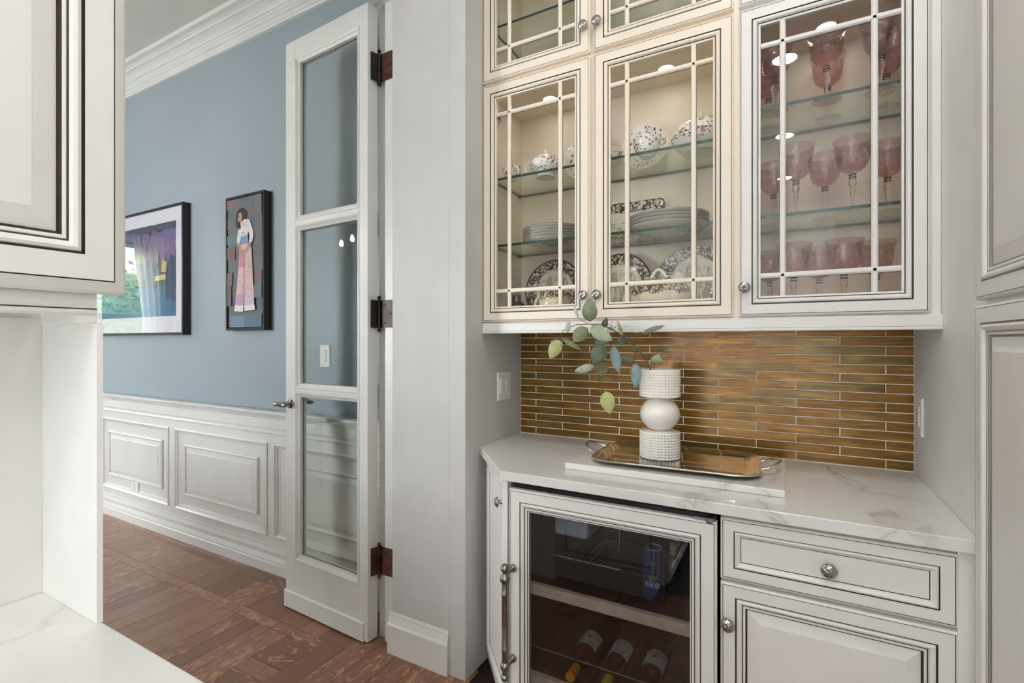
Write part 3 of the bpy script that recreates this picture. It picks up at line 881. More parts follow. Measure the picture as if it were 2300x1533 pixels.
FS = [(0, -0.022, 0), (0, -0.004, 0), (0.003, -0.001, 0), (0.0055, 0, 0), (0.0062, -0.0008, 1), (0.0072, 0, 1), (0.040, 0, 0), (0.0408, -0.003, 1), (0.0428, -0.003, 1), (0.0440, 0.0006, 0),
      (0.049, 0.002, 0), (0.056, -0.003, 0), (0.0575, -0.0045, 1), (0.0587, -0.0045, 1), (0.060, -0.0035, 0), (0.0655, -0.006, 0), (0.067, -0.0075, 1), (0.068, -0.0075, 1), (0.0705, -0.008, 0), (0.0705, -0.022, 0)]
d = B().rings(PF(fx0, fy, fz0), Wd, Ht, FS, cap=False).rings(PF(fx0, fy, fz0), Wd, Ht, [(0, -0.022, 0), (0.0705, -0.022, 0)], cap=False).build('door', CABM, fr, fix=False)
B().box(fx0 + 0.071, fx1 - 0.071, fy + 0.010, fy + 0.015, fz0 + 0.071, fz1 - 0.071).build('glass_pane', M['fridgeglass'], d)
hx, hy = -0.800, 1.395
h = B()
h.lathe([(0.0098, 0.300), (0.0098, 0.338), (0.0115, 0.340), (0.0115, 0.346), (0.0104, 0.348), (0.0104, 0.520), (0.0115, 0.522), (0.0115, 0.528), (0.0098, 0.530), (0.0098, 0.562),
         (0.0150, 0.566), (0.0172, 0.575), (0.0150, 0.584), (0.0085, 0.589), (0.0070, 0.594), (0.0085, 0.597)], (hx, hy, 0), n=24)
h.ball((hx, hy, 0.609), 0.0148, 20, 12); h.ball((hx, hy, 0.290), 0.0165, 20, 12); h.lathe([(0.0085, 0.262), (0.0075, 0.276)], (hx, hy, 0), n=16)
h.ball((hx, hy, 0.252), 0.013, 16, 10)
for zz in (0.592, 0.290):
    h.lathe([(0.0125, 0), (0.0135, 0.004), (0.0115, 0.012), (0.0075, 0.016), (0.0068, 0.045), (0.0068, 0.052)], (hx + 0.004, fy, zz), axis='Y', n=20)
h.build('handle', M['pewter'], d, smooth=45)
B().box(fx1 - 0.060, fx1 - 0.004, fy - 0.002, fy + 0.020, 0.8585, 0.864).lathe([(0.010, 0.852), (0.012, 0.858), (0.012, 0.866)], (fx1 - 0.018, fy + 0.004, 0), n=16).build('hinge', M['bolt'], fr)
for zz, y0 in ((0.516, 1.485), (0.212, 1.485)):
    s = B().box(fx0 + 0.034, fx1 - 0.034, y0, y0 + 0.022, zz - 0.018, zz + 0.017).build('shelf_front', M['wood'], fr, bevel=0.002)
    B().box(fx0 + 0.034, fx1 - 0.034, y0 + 0.022, 2.02, zz - 0.010, zz - 0.002).build('shelf_board', M['black'], s)
r = B()
for yy in (1.76, 1.99):
    r.tube([(fx0 + 0.031, yy, 0.316), (fx1 - 0.031, yy, 0.316)], 0.0024, 6)
for xx in (fx0 + 0.036, fx1 - 0.036):
    r.tube([(xx, 1.50, 0.316), (xx, 2.0, 0.316)], 0.0026, 6)
ro = r.build('bottle_rack', M['black'], fr)
B().tube([(fx0 + 0.031, 1.50, 0.316), (fx1 - 0.031, 1.50, 0.316)], 0.0020, 8).build('rack_wire', M['rackwire'], ro)
B().box(-0.745, -0.615, 1.66, 1.86, 0.640, 0.838).build('light_housing', M['fridgebox'], fr, bevel=0.014)
r = B()
for i in range(14):
    xx = -0.735 + i * 0.0198
    r.tube([(xx, 1.58, 0.604), (xx, 1.98, 0.604)], 0.0012, 6)
r.tube([(-0.745, 1.58, 0.602), (-0.474, 1.58, 0.602), (-0.474, 1.58, 0.735)], 0.0022, 6); r.tube([(-0.745, 1.80, 0.601), (-0.474, 1.80, 0.601)], 0.002, 6)
r.tube([(-0.778, 1.98, 0.602), (-0.20, 1.98, 0.602)], 0.002, 6)
ro = r.build('wire_rack', M['rackwire'], fr); ro['kind'] = 'stuff'

def text_mesh(s, size):
    cu = bpy.data.curves.new('lettering', 'FONT'); cu.body = s; cu.size = size; cu.align_x = 'CENTER'; cu.align_y = 'CENTER'; cu.extrude = 0.0
    o = bpy.data.objects.new('lettering', cu); COL.objects.link(o)
    dg = bpy.context.evaluated_depsgraph_get(); dg.update()
    me = bpy.data.meshes.new_from_object(o.evaluated_get(dg))
    vs = [tuple(v.co) for v in me.vertices]; fs = [tuple(p.vertices) for p in me.polygons]
    bpy.data.objects.remove(o); bpy.data.meshes.remove(me)
    return vs, fs
def wrap_z(vs, r, a0, z0):    # wrap flat lettering around an upright cylinder, facing -Y at a0 = 0
    return [(r * sin(x / r + a0), -r * cos(x / r + a0), z0 + y) for x, y, _ in vs]

cn = thing('drink_can', 'tall blue drink can with white lettering, inside the wine fridge beside the bottles', 'can', (-0.372, 1.62, 0.5145))
B().lathe([(0.024, 0), (0.031, 0.008), (0.033, 0.014), (0.033, 0.150), (0.0265, 0.163), (0.0262, 0.168), (0.024, 0.168), (0.022, 0.164), (0.0001, 0.164)], n=32, m=0).build('can_body', M['canblue'], cn, smooth=40, local=True)
B().lathe([(0.0255, 0.1655), (0.0275, 0.167), (0.0270, 0.170), (0.0250, 0.170), (0.0240, 0.166)], n=32).build('can_rim', M['bolt'], cn, smooth=40, local=True)
a = radians(4)
g = B()
n = 20
for i in range(n):
    t0, t1 = 2 * pi * i / n, 2 * pi * (i + 1) / n
    pts = [(0, 0, 0), (0.020 * cos(t0), 0.032 * sin(t0), 0), (0.020 * cos(t1), 0.032 * sin(t1), 0)]
    g.add(wrap_z(pts, 0.0333, a, 0.105), [(0, 1, 2)])
g.build('can_emblem', M['cangreen'], cn, local=True)
vs, fs = text_mesh('eke', 0.034)
B().add(wrap_z(vs, 0.0336, a, 0.062), fs).build('lettering', M['canwhite'], cn, local=True)
def bottle(name, label, loc, rotz=0, glass='bottle', caps='goldfoil', lab='label', lying=False, group=None, seal=None, text=None, upright_label=True):
    t = thing(name, label, 'bottle', loc, rotz, group)
    X = Matrix.Identity(4)
    if lying:                                             # neck towards -Y
        X = Matrix.Rotation(pi / 2, 4, 'X')
    def mk(prof, nm, mat, sm=35, cap=True):
        b = B(); b.X = X; b.lathe(prof, n=28, cap=cap); return b.build(nm, mat, t, smooth=sm, local=True)
    mk([(0.030, 0), (0.036, 0.004), (0.0375, 0.012), (0.0375, 0.180), (0.034, 0.200), (0.022, 0.222), (0.0150, 0.236), (0.0145, 0.300), (0.0155, 0.301), (0.0155, 0.308), (0.0001, 0.308)], 'bottle_body', M[glass])
    mk([(0.0148, 0.252), (0.0152, 0.252), (0.0150, 0.302), (0.0162, 0.303), (0.0162, 0.311), (0.0001, 0.3115)], 'foil_capsule', M[caps])
    if lab:
        b = B(); b.X = X
        n = 24
        span = 1.9
        c0 = pi if lying else -pi / 2                     # label side: upwards when lying
        c0 = -pi / 2 if not lying else pi / 2
        vs, fs = [], []
        for i in range(n + 1):
            q = c0 + (i / n - 0.5) * span * 1.3
            for zz in (0.085, 0.168):
                vs.append((0.0379 * cos(q), 0.0379 * sin(q), zz))
        for i in range(n):
            fs.append((2 * i, 2 * i + 2, 2 * i + 3, 2 * i + 1))
        lb = b.add(vs, fs).build('paper_label', M[lab], t, smooth=40, local=True)
        def on_label(pts, mat, nm, zc, r=0.0382):
            bb = B(); bb.X = X
            vv = [(r * cos(c0 - x / r), r * sin(c0 - x / r), zc + y) for x, y, _ in pts[0]] if not lying else [(r * cos(c0 + x / r), r * sin(c0 + x / r), zc - y) for x, y, _ in pts[0]]
            bb.add(vv, pts[1]).build(nm, mat, lb, local=True)
        if seal:
            k = 16
            pts = [(0, 0, 0)] + [(seal[0] * cos(2 * pi * i / k), seal[1] * sin(2 * pi * i / k), 0) for i in range(k)]
            on_label((pts, [(0, 1 + i, 1 + (i + 1) % k) for i in range(k)]), M['sealgold'], 'printed_seal', 0.122)
        if text:
            on_label(text_mesh(text, 0.017), M['ink'], 'lettering', 0.105)
        elif lying:
            vv, ff = [], []
            for i in range(9):
                u = -0.026 + i * 0.0062
                hgt = 0.004 + 0.0012 * ((i * 5) % 3)
                o_ = len(vv); vv += [(u, 0, 0), (u + 0.0026, 0, 0), (u + 0.0034, hgt, 0), (u + 0.0008, hgt, 0)]; ff.append((o_, o_ + 1, o_ + 2, o_ + 3))
            on_label((vv, ff), M['ink'], 'printed_line', 0.155)
    return t
t = bottle('small_bottle', 'small pale glass bottle with gold cap standing beside the blue can', (-0.318, 1.66, 0.5145), glass='greenthin', lab=None)
t.scale = (0.62, 0.62, 0.56)
t = bottle('small_bottle', 'small dark bottle with gold cap standing at the fridge side wall', (-0.258, 1.70, 0.5145), glass='bottle2', lab=None)
t.scale = (0.62, 0.62, 0.56)
LB = 'wine bottles lying on the lower fridge shelf'
bottle('wine_bottle', 'lying amber wine bottle with an orange capsule and a round brown seal on its label', (-0.617, 1.815, 0.2485), glass='bottle2', lying=True, group=LB, seal=(0.009, 0.007), caps='capsule_o')
bottle('wine_bottle', 'lying dark wine bottle with a yellow-green capsule, between two other labelled bottles', (-0.503, 1.815, 0.2485), lying=True, group=LB, caps='capsule_y')
bottle('wine_bottle', 'lying dark wine bottle whose white label bears large lettering and a gold picture', (-0.385, 1.815, 0.2485), lying=True, group=LB, seal=(0.016, 0.008), text='NEWTON', caps='frame')

# pantry on the right ---------------------------------------------------
pc = thing('pantry_cabinet', 'tall white pantry with stacked raised-panel doors at the picture edge, right of the bar', 'cabinet', (0.365, 0.95, 0))
B().box(0.3742, XR - 0.0002, 0.50, 1.405, 0.0, 2.75).build('face_frame', M['cab'], pc)
B().rings(PNX(0.3540, 1.392, 1.4365), 0.42, 1.2, RAISED).build('door', [M['cab'], M['softglaze']], pc, fix=False)
B().rings(PNX(0.3540, 1.398, 0.115), 0.426, 1.310, RAISED).build('door', [M['cab'], M['softglaze']], pc, fix=False)
B().rings(PNX(0.3540, 0.968, 1.4365), 0.42, 1.2, RAISED).build('door', [M['cab'], M['softglaze']], pc, fix=False)
B().rings(PNX(0.3540, 0.968, 0.115), 0.42, 1.310, RAISED).build('door', [M['cab'], M['softglaze']], pc, fix=False)

# left run: wall cabinet, splash, counter, base -------------------------
lc = thing('wall_cabinet', 'white glazed raised-panel wall cabinet near the camera, above the left counter', 'cabinet', (-1.14, -0.2, 1.39))
B().box(-1.142, -0.922, -1.20, 0.353, 1.428, 2.75).build('carcass', M['cab'], lc)
LX = -0.900
LIP = [(0, -0.021, 0), (0, -0.012, 0), (0.004, -0.008, 0), (0.012, -0.004, 0), (0.018, -0.0012, 0), (0.0186, -0.0018, 1), (0.0198, 0, 1)]
RP2 = LIP + [(a + 0.019, w, m) for a, w, m in RAISED[6:]]
for ya, yb_ in ((-0.100, 0.384), (-0.592, -0.108), (-1.084, -0.600)):
    B().rings(PX(LX, ya, 1.4225), yb_ - ya, 1.28, RP2).build('door', CABM, lc, fix=False)
r = B()
r.sweep([(0, 1.390), (0.020, 1.390), (0.022, 1.393), (0.0225, 1.396), (0.020, 1.3995), (0.020, 1.4285), (0, 1.4285)], (-0.945, -1.20, 0), (-0.945, 0.352, 0), (1, 0, 0))
r.box(-0.9255, -0.9240, -1.20, 0.352, 1.3985, 1.4003, 1)
r.box(-1.070, -0.9255, 0.332, 0.352, 1.379, 1.428)
r.build('light_rail', CABM, lc)
ug = B().box(-1.10, -0.99, -1.15, 0.03, 1.412, 1.4275, 0)
ug.box(-1.095, -0.995, -1.14, 0.02, 1.4105, 1.4119, 1)
tag(ug.build('undercabinet_light', [M['plastic'], M['underglow']]), 'slim white lit strip fixed under the wall cabinet, over the left counter', 'lamp')
struct(B().box(-1.1425, -1.1300, -1.24, 0.353, CT + 0.0005, 1.3895).build('trim_5', M['quartz']))
struct(B().box(-1.1295, -0.9275, 0.3530, 0.3610, CT + 0.0005, 1.3785).build('trim_6', M['wall']))
lcn = B().prism([(-1.1425, -1.24), (-0.49, -1.24), (-0.49, 0.361), (-1.1425, 0.361)], CB, CT)
tag(lcn.build('quartz_counter', M['quartz'], bevel=0.003), 'bright white quartz counter end in the near corner, under the wall cabinet', 'counter')
lb = thing('end_cabinet', 'white base cabinet with raised end panel below the near quartz counter', 'cabinet', (-0.82, -0.5, 0))
B().box(-1.142, -0.535, -1.22, 0.335, 0.10, CB - 0.001).box(-1.142, -0.60, -1.22, 0.31, 0, 0.10).build('carcass', M['cab'], lb)
B().rings(PY(-0.54, 0.335, 0.115), 0.60, 0.75, [(a, w + 0.0155, m) for a, w, m in RAISED]).build('end_panel', CABM, lb, fix=False)
for ya in (-0.11, -0.56):
    B().rings(PX(-0.5135, ya, 0.115), 0.44, 0.75, RAISED).build('door', CABM, lb, fix=False)

# ------------------------------------------------------------------ hinged glass door of the dining room
DA = math.atan2(1.634 - 1.603, -2.2239 + 1.6224)
fd = thing('glass_door', 'tall white dining room door with three stacked glass lights, swung open on iron hinges', 'door', (-1.6224, 1.603, 0.010), DA)
# door-local: u along +x, thickness towards -y (the far side), z up
DW, DH, DT = 0.602, 2.850, 0.058
def dbox(b, u0, u1, z0, z1, y0=-DT, y1=0.0, m=0):
    return b.box(u0, u1, y0, y1, z0, z1, m)
lights = [(0.243, 1.090), (1.104, 1.922), (1.944, 2.763)]
b = B()
U0, U1 = 0.056, 0.527
dbox(b, 0, U0, 0, DH); dbox(b, U1, DW, 0, DH)
zz = [0] + [v for l in lights for v in l] + [DH]
for i in range(0, len(zz), 2):
    dbox(b, U0, U1, zz[i], zz[i + 1])
b.build('frame', M['trim'], fd, local=True, bevel=0.002)
PD = lambda z0: (lambda u, v, w: (U0 + u, w, z0 + v))
for i, (za, zb) in enumerate(lights):
    b = B()
    Wl, Hl = U1 - U0, zb - za
    b.rings(PD(za), Wl, Hl, [(0, 0.0, 0), (0.001, 0.002, 0), (0.006, 0.003, 0), (0.012, -0.001, 0), (0.014, -0.004, 0), (0.022, -0.010, 0), (0.026, -0.012, 0), (0.027, -0.026, 0)], cap=False)
    b.rings(PD(za), Wl, Hl, [(0, -DT, 0), (0.006, -DT - 0.003, 0), (0.014, -DT + 0.004, 0), (0.026, -DT + 0.012, 0), (0.027, -0.032, 0)], cap=False)
    mo = b.build('glazing_bead', M['trim'], fd, local=True)
    e = 0.0262
    B().box(U0 + e, U1 - e, -0.0315, -0.0275, za + e, zb - e).build('glass_pane', M['doorpane'], fd, local=True)
k = B()
k.add([(0.024, 0, 0.0), (DW + 0.004, 0, 0.0), (DW + 0.004, 0, 0.084), (0.024, 0, 0.084), (0.024, 0.008, 0.0), (DW + 0.004, 0.008, 0.0), (DW + 0.004, 0.008, 0.078), (0.024, 0.008, 0.078)],
      [(0, 1, 2, 3), (4, 7, 6, 5), (0, 4, 5, 1), (1, 5, 6, 2), (2, 6, 7, 3), (3, 7, 4, 0)])
k.build('kick_board', M['trim'], fd, local=True)
def lever(y, s, nm):
    b = B()
    u, zc = 0.566, 1.028
    rose = [(0.024, 0), (0.025, 0.003), (0.019, 0.008), (0.010, 0.011), (0.0085, 0.034), (0.013, 0.040), (0.015, 0.047), (0.010, 0.054), (0.0001, 0.055)]
    b.X = Matrix.Translation((u, y, zc)) @ Matrix.Rotation(pi / 2 * -s, 4, 'X')
    b.lathe(rose, n=24)
    b.X = Matrix.Identity(4)
    yy = y + s * 0.047
    b.lathe([(0.005, -0.036), (0.009, -0.032), (0.010, -0.02), (0.015, 0.0), (0.011, 0.02), (0.014, 0.045), (0.009, 0.054), (0.0001, 0.056)], (u, yy, zc - 0.004), axis='X', n=18)
    return b.build(nm, M['chromedk'], fd, smooth=45, local=True)
lever(0.0, 1, 'lever_handle'); lever(-DT, -1, 'lever_handle')
b = B(); b.X = Matrix.Translation((0.455, -DT - 0.06, 1.045)) @ Matrix.Rotation(pi / 2, 4, 'X')
# three butt hinges
H = fd
pin = ROOT[fd.name].inverted() @ Vector((-1.600, 1.651, 0))
for zc, mat in ((2.585, 'iron'), (1.474, 'iron'), (0.362, 'rust')):
    z = zc - 0.010
    b = B()
    b.lathe([(0.0068, z - 0.062), (0.0068, z + 0.062)], (pin.x, pin.y, 0), n=14)
    for q in (-0.040, -0.013, 0.013, 0.040):
        b.lathe([(0.0074, z + q - 0.001), (0.0074, z + q + 0.001)], (pin.x, pin.y, 0), n=14)
    b.ball((pin.x, pin.y, z + 0.0735), 0.0085, 14, 8); b.ball((pin.x, pin.y, z - 0.0735), 0.0085, 14, 8)
    b.lathe([(0.0045, z + 0.060), (0.0045, z + 0.068)], (pin.x, pin.y, 0), n=12); b.lathe([(0.0045, z - 0.068), (0.0045, z - 0.060)], (pin.x, pin.y, 0), n=12)
    hg = b.build('hinge', M[mat], fd, smooth=40, local=True)
    inv = ROOT[fd.name].inverted()
    # leaf screwed to the door edge, and leaf on the jamb
    e0, e1 = inv @ Vector((-1.6185, 1.618, 0)), inv @ Vector((-1.6015, 1.668, 0))
    j0, j1 = inv @ Vector((-1.595, 1.6585, 0)), inv @ Vector((-1.4965, 1.6565, 0))
    for p0, p1 in ((e0, e1), (j0, j1)):
        t = Vector((p1.y - p0.y, -(p1.x - p0.x), 0)).normalized() * 0.0015
        vs = []
        for p in (p0, p1):
            for s in (-1, 1):
                for zz in (z - 0.062, z + 0.062):
                    vs.append((p.x + t.x * s, p.y + t.y * s, zz))
        lf = B().add(vs, [(0, 2, 3, 1), (4, 5, 7, 6), (0, 1, 5, 4), (2, 6, 7, 3), (0, 4, 6, 2), (1, 3, 7, 5)])
        for k in range(3):
            f = (0.25, 0.6, 0.25)[k]
            c = p0.lerp(p1, f)
            side = t.normalized()
            lf.ball((c.x + side.x * 0.001, c.y + side.y * 0.001, z - 0.042 + 0.042 * k), 0.0042, 10, 6)
            lf.ball((c.x - side.x * 0.001, c.y - side.y * 0.001, z - 0.042 + 0.042 * k), 0.0042, 10, 6)
        lf.build('hinge_leaf', M['rust' if (p0 is j0 and zc > 2) or mat == 'rust' else 'iron'], hg, local=True)

# ------------------------------------------------------------------ switches and outlets
def plate(name, label, P, Wd, Ht, kind, cat):
    t = thing(name, label, cat, P(Wd / 2, 0, 0))
    B().rings(P, Wd, Ht, [(0, 0.0003, 0), (0, 0.004, 0), (0.003, 0.007, 0), (0.005, 0.0075, 0)]).build('cover_plate', M['plastic'], t)
    n = len(kind)
    for i, k in enumerate(kind):
        uc_ = Wd * (i + 0.5) / n
        w, h = 0.033, 0.066
        q = lambda u, v, o, uc_=uc_: P(uc_ - w / 2 + u, Ht / 2 - h / 2 + v, o)
        B().rings(q, w, h, [(0, 0.0070, 1), (0, 0.0085, 0), (0.001, 0.0085, 0)] + ([(0.0015, 0.0105, 0), (0.004, 0.0115, 0)] if k == 's' else [(0.002, 0.0095, 0)])).build('rocker' if k == 's' else 'receptacle', [M['plastic'], M['slot']], t)
        if k == 'o':
            s = B()
            for vz in (0.018, 0.048):
                for du, ww, hh in ((-0.006, 0.002, 0.008), (0.006, 0.002, 0.007), (0, 0.0045, 0.0045)):
                    vo = vz + (0.003 if ww < 0.003 else -0.008)
                    pts = [q(w / 2 + du - ww / 2, vo, 0.0099), q(w / 2 + du + ww / 2, vo, 0.0099), q(w / 2 + du + ww / 2, vo + hh, 0.0099), q(w / 2 + du - ww / 2, vo + hh, 0.0099)]
                    s.add(pts, [(0, 1, 2, 3)])
            s.build('slots', M['slot'], t)
    return t
plate('switch_outlet', 'white double plate with rocker switch and outlet, in the niche beside the first tiles', PX(XL, 1.862, 1.088), 0.117, 0.125, 'so', 'switch')
plate('wall_outlet', 'white outlet plate on the niche wall past the last tiles, seen nearly edge-on', PNX(XR, 2.030, 1.052), 0.075, 0.120, 'o', 'outlet')
plate('light_switch', 'white rocker switch on the blue wall, seen through the door glass', PF(-2.258, YD, 1.208), 0.078, 0.124, 's', 'switch')
plate('wall_outlet', 'small white outlet low on the wainscot under the first panel', PF(-4.335, ywf + 0.012, 0.222), 0.105, 0.068, 'o', 'outlet')

# ------------------------------------------------------------------ pictures on the blue wall
def vmesh(name, polys, parent, P, w0):
    """flat painted print: polys = (list of (u,v), rgb[, rgb top]) drawn in order, each a hair in front of the last"""
    vs, fs, cs = [], [], []
    for i, p in enumerate(polys):
        pts, c0 = p[0], p[1]
        c1 = p[2] if len(p) > 2 else c0
        o = len(vs)
        vm = [v for _, v in pts]; lo, hi = min(vm), max(vm)
        for u, v in pts:
            vs.append(P(u, v, w0 + 0.00015 * i))
            k = (v - lo) / (hi - lo) if hi > lo else 0
            cs.append([a + (b_ - a) * k for a, b_ in zip(lin(c0), lin(c1))])
        fs.append(tuple(range(o, len(vs))))
    b = B().add(vs, fs)
    ob = b.build(name, M['paintprint'], parent, fix=False)
    at = ob.data.color_attributes.new('Col', 'FLOAT_COLOR', 'POINT')
    at.data.foreach_set('color', [x for c in cs for x in c])
    return ob
yfr = YD - 0.050
# portrait
px0, pw, pzb, ph = -3.066, 0.380, 1.4185, 0.827
pt = thing('framed_portrait', 'narrow black-framed painting of a woman in a flowered pink outfit on the blue wall', 'picture', (px0 + pw / 2, YD, pzb))
PP = PF(px0, yfr, pzb)
B().rings(PP, pw, ph, [(0, -0.0495, 0), (0, 0, 0), (0.014, 0, 0), (0.014, -0.030, 0), (0.019, -0.030, 0)], cap=True).build('frame', M['frame'], pt)
cu0, cv0 = 0.019, 0.019
cw, ch = pw - 2 * cu0, ph - 2 * cv0
Q = lambda u, v, w: PP(cu0 + u * cw, cv0 + v * ch, w)
B().rings(lambda u, v, w: PP(cu0 + u, cv0 + v, w), cw, ch, [(0, -0.0295, 0), (0, -0.0085, 0)]).build('canvas_edge', M['mat'], pt)
R = random.Random(3)
polys = [([(0, 0), (1, 0), (1, 1), (0, 1)], (92, 100, 106))]
tones = [(104, 112, 116), (92, 98, 110), (112, 104, 112), (96, 110, 112), (108, 110, 100), (84, 104, 118)]
for iy in range(13):
    for ix in range(5):
        u, v = ix / 5 + R.uniform(-.02, .02), iy / 13
        polys.append(([(max(0, u), v), (min(1, u + R.uniform(.2, .36)), v), (min(1, u + .3), min(1, v + R.uniform(.08, .12))), (max(0, u), min(1, v + .09))], R.choice(tones)))
rect = lambda a, b_, c, d: [(a, b_), (c, b_), (c, d), (a, d)]
polys += [(rect(0, .53, .24, .63), (132, 84, 86)), (rect(0, .33, .15, .43), (150, 86, 80), (136, 92, 90)), (rect(.80, .33, 1, .43), (136, 96, 100)), (rect(0, .17, .12, .33), (112, 92, 98)),
          (rect(0, .65, .3, .72), (92, 130, 142)), (rect(.1, .0, .5, .09), (116, 152, 186)), (rect(.5, .0, 1, .10), (84, 124, 146)), (rect(0, .93, .3, 1), (132, 100, 106)), (rect(.8, .86, 1, 1), (122, 120, 108)),
          (rect(.3, .88, .78, .97), (110, 104, 116)), (rect(.7, .22, 1, .32), (96, 122, 130))]
ell = lambda cx, cy_, rx, ry, n=18, a0=0: [(cx + rx * cos(2 * pi * i / n + a0), cy_ + ry * sin(2 * pi * i / n + a0)) for i in range(n)]
n_patch = len(polys)
hair, skin, white, pink = (44, 38, 44), (176, 142, 124), (226, 220, 216), (218, 176, 184)
polys += [(ell(.44, .870, .16, .052), hair), (ell(.32, .835, .06, .040), hair), (ell(.33, .795, .045, .025), hair),
          ([(.34, .885), (.43, .885), (.46, .85), (.44, .825), (.50, .80), (.42, .795), (.39, .815), (.33, .815), (.335, .83), (.31, .838), (.335, .85)], skin),
          ([(.33, .862), (.38, .866), (.38, .858), (.34, .856)], hair), ([(.325, .822), (.37, .825), (.37, .82)], (150, 90, 90)),
          ([(.40, .80), (.52, .83), (.60, .825), (.66, .815), (.68, .77), (.62, .72), (.61, .70), (.42, .695), (.38, .755), (.44, .775)], white, (232, 222, 220)),
          ([(.60, .825), (.67, .82), (.76, .74), (.79, .70), (.75, .645), (.65, .645), (.68, .70), (.62, .74)], white), ([(.345, .765), (.40, .745), (.42, .69), (.40, .655), (.31, .645), (.305, .68)], white),
          ([(.42, .70), (.63, .705), (.64, .645), (.60, .635), (.42, .645)], (122, 148, 188)),
          ([(.36, .64), (.63, .64), (.73, .60), (.75, .47), (.81, .16), (.52, .16), (.515, .30), (.50, .16), (.25, .16), (.33, .40), (.38, .58)], (222, 190, 190), (214, 178, 178)),
          ([(.39, .60), (.52, .60), (.52, .46), (.36, .46)], (202, 138, 158)), ([(.255, .16), (.50, .16), (.51, .25), (.285, .25)], (196, 160, 190)), ([(.53, .16), (.81, .16), (.795, .23), (.535, .23)], (208, 194, 216)),
          ([(.23, .125), (.49, .118), (.505, .165), (.25, .17)], (230, 228, 226)), ([(.53, .122), (.83, .130), (.815, .17), (.525, .165)], (230, 228, 226)),
          ([(.505, .16), (.525, .16), (.53, .58), (.52, .58)], (120, 108, 112)),
          ([(.31, .648), (.40, .652), (.46, .60), (.55, .585), (.50, .57), (.43, .575)], skin), ([(.65, .648), (.74, .648), (.68, .60), (.60, .575), (.50, .575), (.60, .61)], skin)]
for i in range(120):
    zone = R.random()
    if zone < .78:
        v = R.uniform(.18, .58); t_ = (.60 - v) / .44
        u = R.uniform(.38 - .10 * t_, .71 + .08 * t_)
    else:
        u, v = R.uniform(.44, .64), R.uniform(.71, .81)
    a = R.uniform(0, pi); s = R.uniform(.008, .02)
    dx, dy = s * cos(a), s * .5 * sin(a)
    polys.append(([(u - dx, v - dy), (u + dy, v - dx * .25), (u + dx, v + dy), (u - dy, v + dx * .25)], R.choice([(140, 122, 128), (178, 110, 112), (120, 128, 122), (150, 140, 150)])))
dull = lambda c, k: tuple(v * (1 - k) + g_ * k for v, g_ in zip(c, (104, 110, 114)))
polys = [(p[0],) + tuple(dull(c, 0.42 if i < n_patch else 0.06) for c in p[1:]) for i, p in enumerate(polys)]
vmesh('painting', polys, pt, Q, -0.0083)

# landscape print
lx1, lw, lzb, lh = -3.556, 1.30, 1.397, 0.898
lp = thing('framed_print', 'wide black-framed blue and purple village print with white mat, partly behind the wall cabinet', 'picture', (lx1 - lw / 2, YD, lzb))
PL = PF(lx1 - lw, yfr, lzb)
B().rings(PL, lw, lh, [(0, -0.0495, 0), (0, 0, 0), (0.016, 0, 0), (0.016, -0.013, 0)], cap=False).build('frame', M['frame'], lp)
B().rings(lambda u, v, w: PL(0.016 + u, 0.016 + v, w), lw - 0.032, lh - 0.032, [(0, -0.030, 0), (0, -0.013, 0), (0.093, -0.013, 0), (0.095, -0.016, 0)]).build('picture_mat', M['mat'], lp)
iw, ih = lw - 0.032 - 0.19, lh - 0.032 - 0.19 - 0.02
QL = lambda u, v, w: PL(0.016 + 0.095 + u * iw, 0.016 + 0.115 + v * ih, w)
polys = [(rect(0, 0, 1, 1), (62, 128, 164), (40, 84, 110)), (rect(.3, .42, 1, 1), (168, 132, 152), (104, 88, 140)), (rect(0, .55, .5, 1), (90, 112, 140), (76, 78, 120)),
         ([(.80, .55), (1, .50), (1, .92), (.86, .86)], (150, 118, 158), (112, 92, 150))]
for i in range(16):                                       # firs and cypresses
    u = .42 + .038 * i + R.uniform(-.012, .012); w = R.uniform(.016, .030); h0 = R.uniform(.58, .76)
    polys.append(([(u - w, .30), (u + w, .30), (u + w * .8, .52), (u, h0), (u - w * .8, .52)], R.choice([(40, 72, 88), (48, 82, 92), (34, 60, 78)])))
polys += [([(.30, .18), (.47, .18), (.47, .55), (.42, .66), (.34, .60), (.30, .5)], (44, 96, 118)), ([(.50, .34), (.60, .34), (.60, .60), (.50, .60)], (96, 116, 104)), ([(.49, .60), (.61, .60), (.60, .72), (.51, .70)], (150, 150, 104)),
          ([(.62, .30), (.70, .30), (.70, .62), (.62, .62)], (64, 96, 104)), ([(.50, .40), (.55, .40), (.55, .46), (.50, .46)], (110, 118, 92)),
          ([(.74, .385), (.88, .395), (.875, .45), (.745, .44)], (226, 202, 118)), ([(.82, .48), (.88, .47), (.90, .58), (.84, .60)], (214, 190, 110)), ([(.40, .58), (.45, .58), (.45, .64), (.40, .63)], (150, 70, 74)),
          ([(.54, 1), (.555, 1), (.60, .68), (.59, .68)], (50, 44, 66)), ([(.70, 1), (.715, 1), (.62, .66), (.61, .66)], (50, 44, 66)), ([(.0, .0), (1, 0), (1, .36), (.7, .30), (.4, .36), (0, .28)], (46, 120, 160), (52, 108, 136)),
          ([(.88, .20), (1, .15), (1, .60), (.94, .66), (.90, .56)], (34, 62, 92))]
for i in range(14):
    u = .3 + .05 * i
    polys.append((ell(u, .985 - R.uniform(0, .03), .05, R.uniform(.02, .06)), (58, 62, 92)))
for i in range(26):
    u, v = R.uniform(.05, .95), R.uniform(.02, .30)
    polys.append(([(u, v), (u + R.uniform(.01, .05), v), (u + .03, v + .012), (u + .005, v + .014)], R.choice([(58, 140, 176), (38, 104, 146), (70, 132, 152)])))
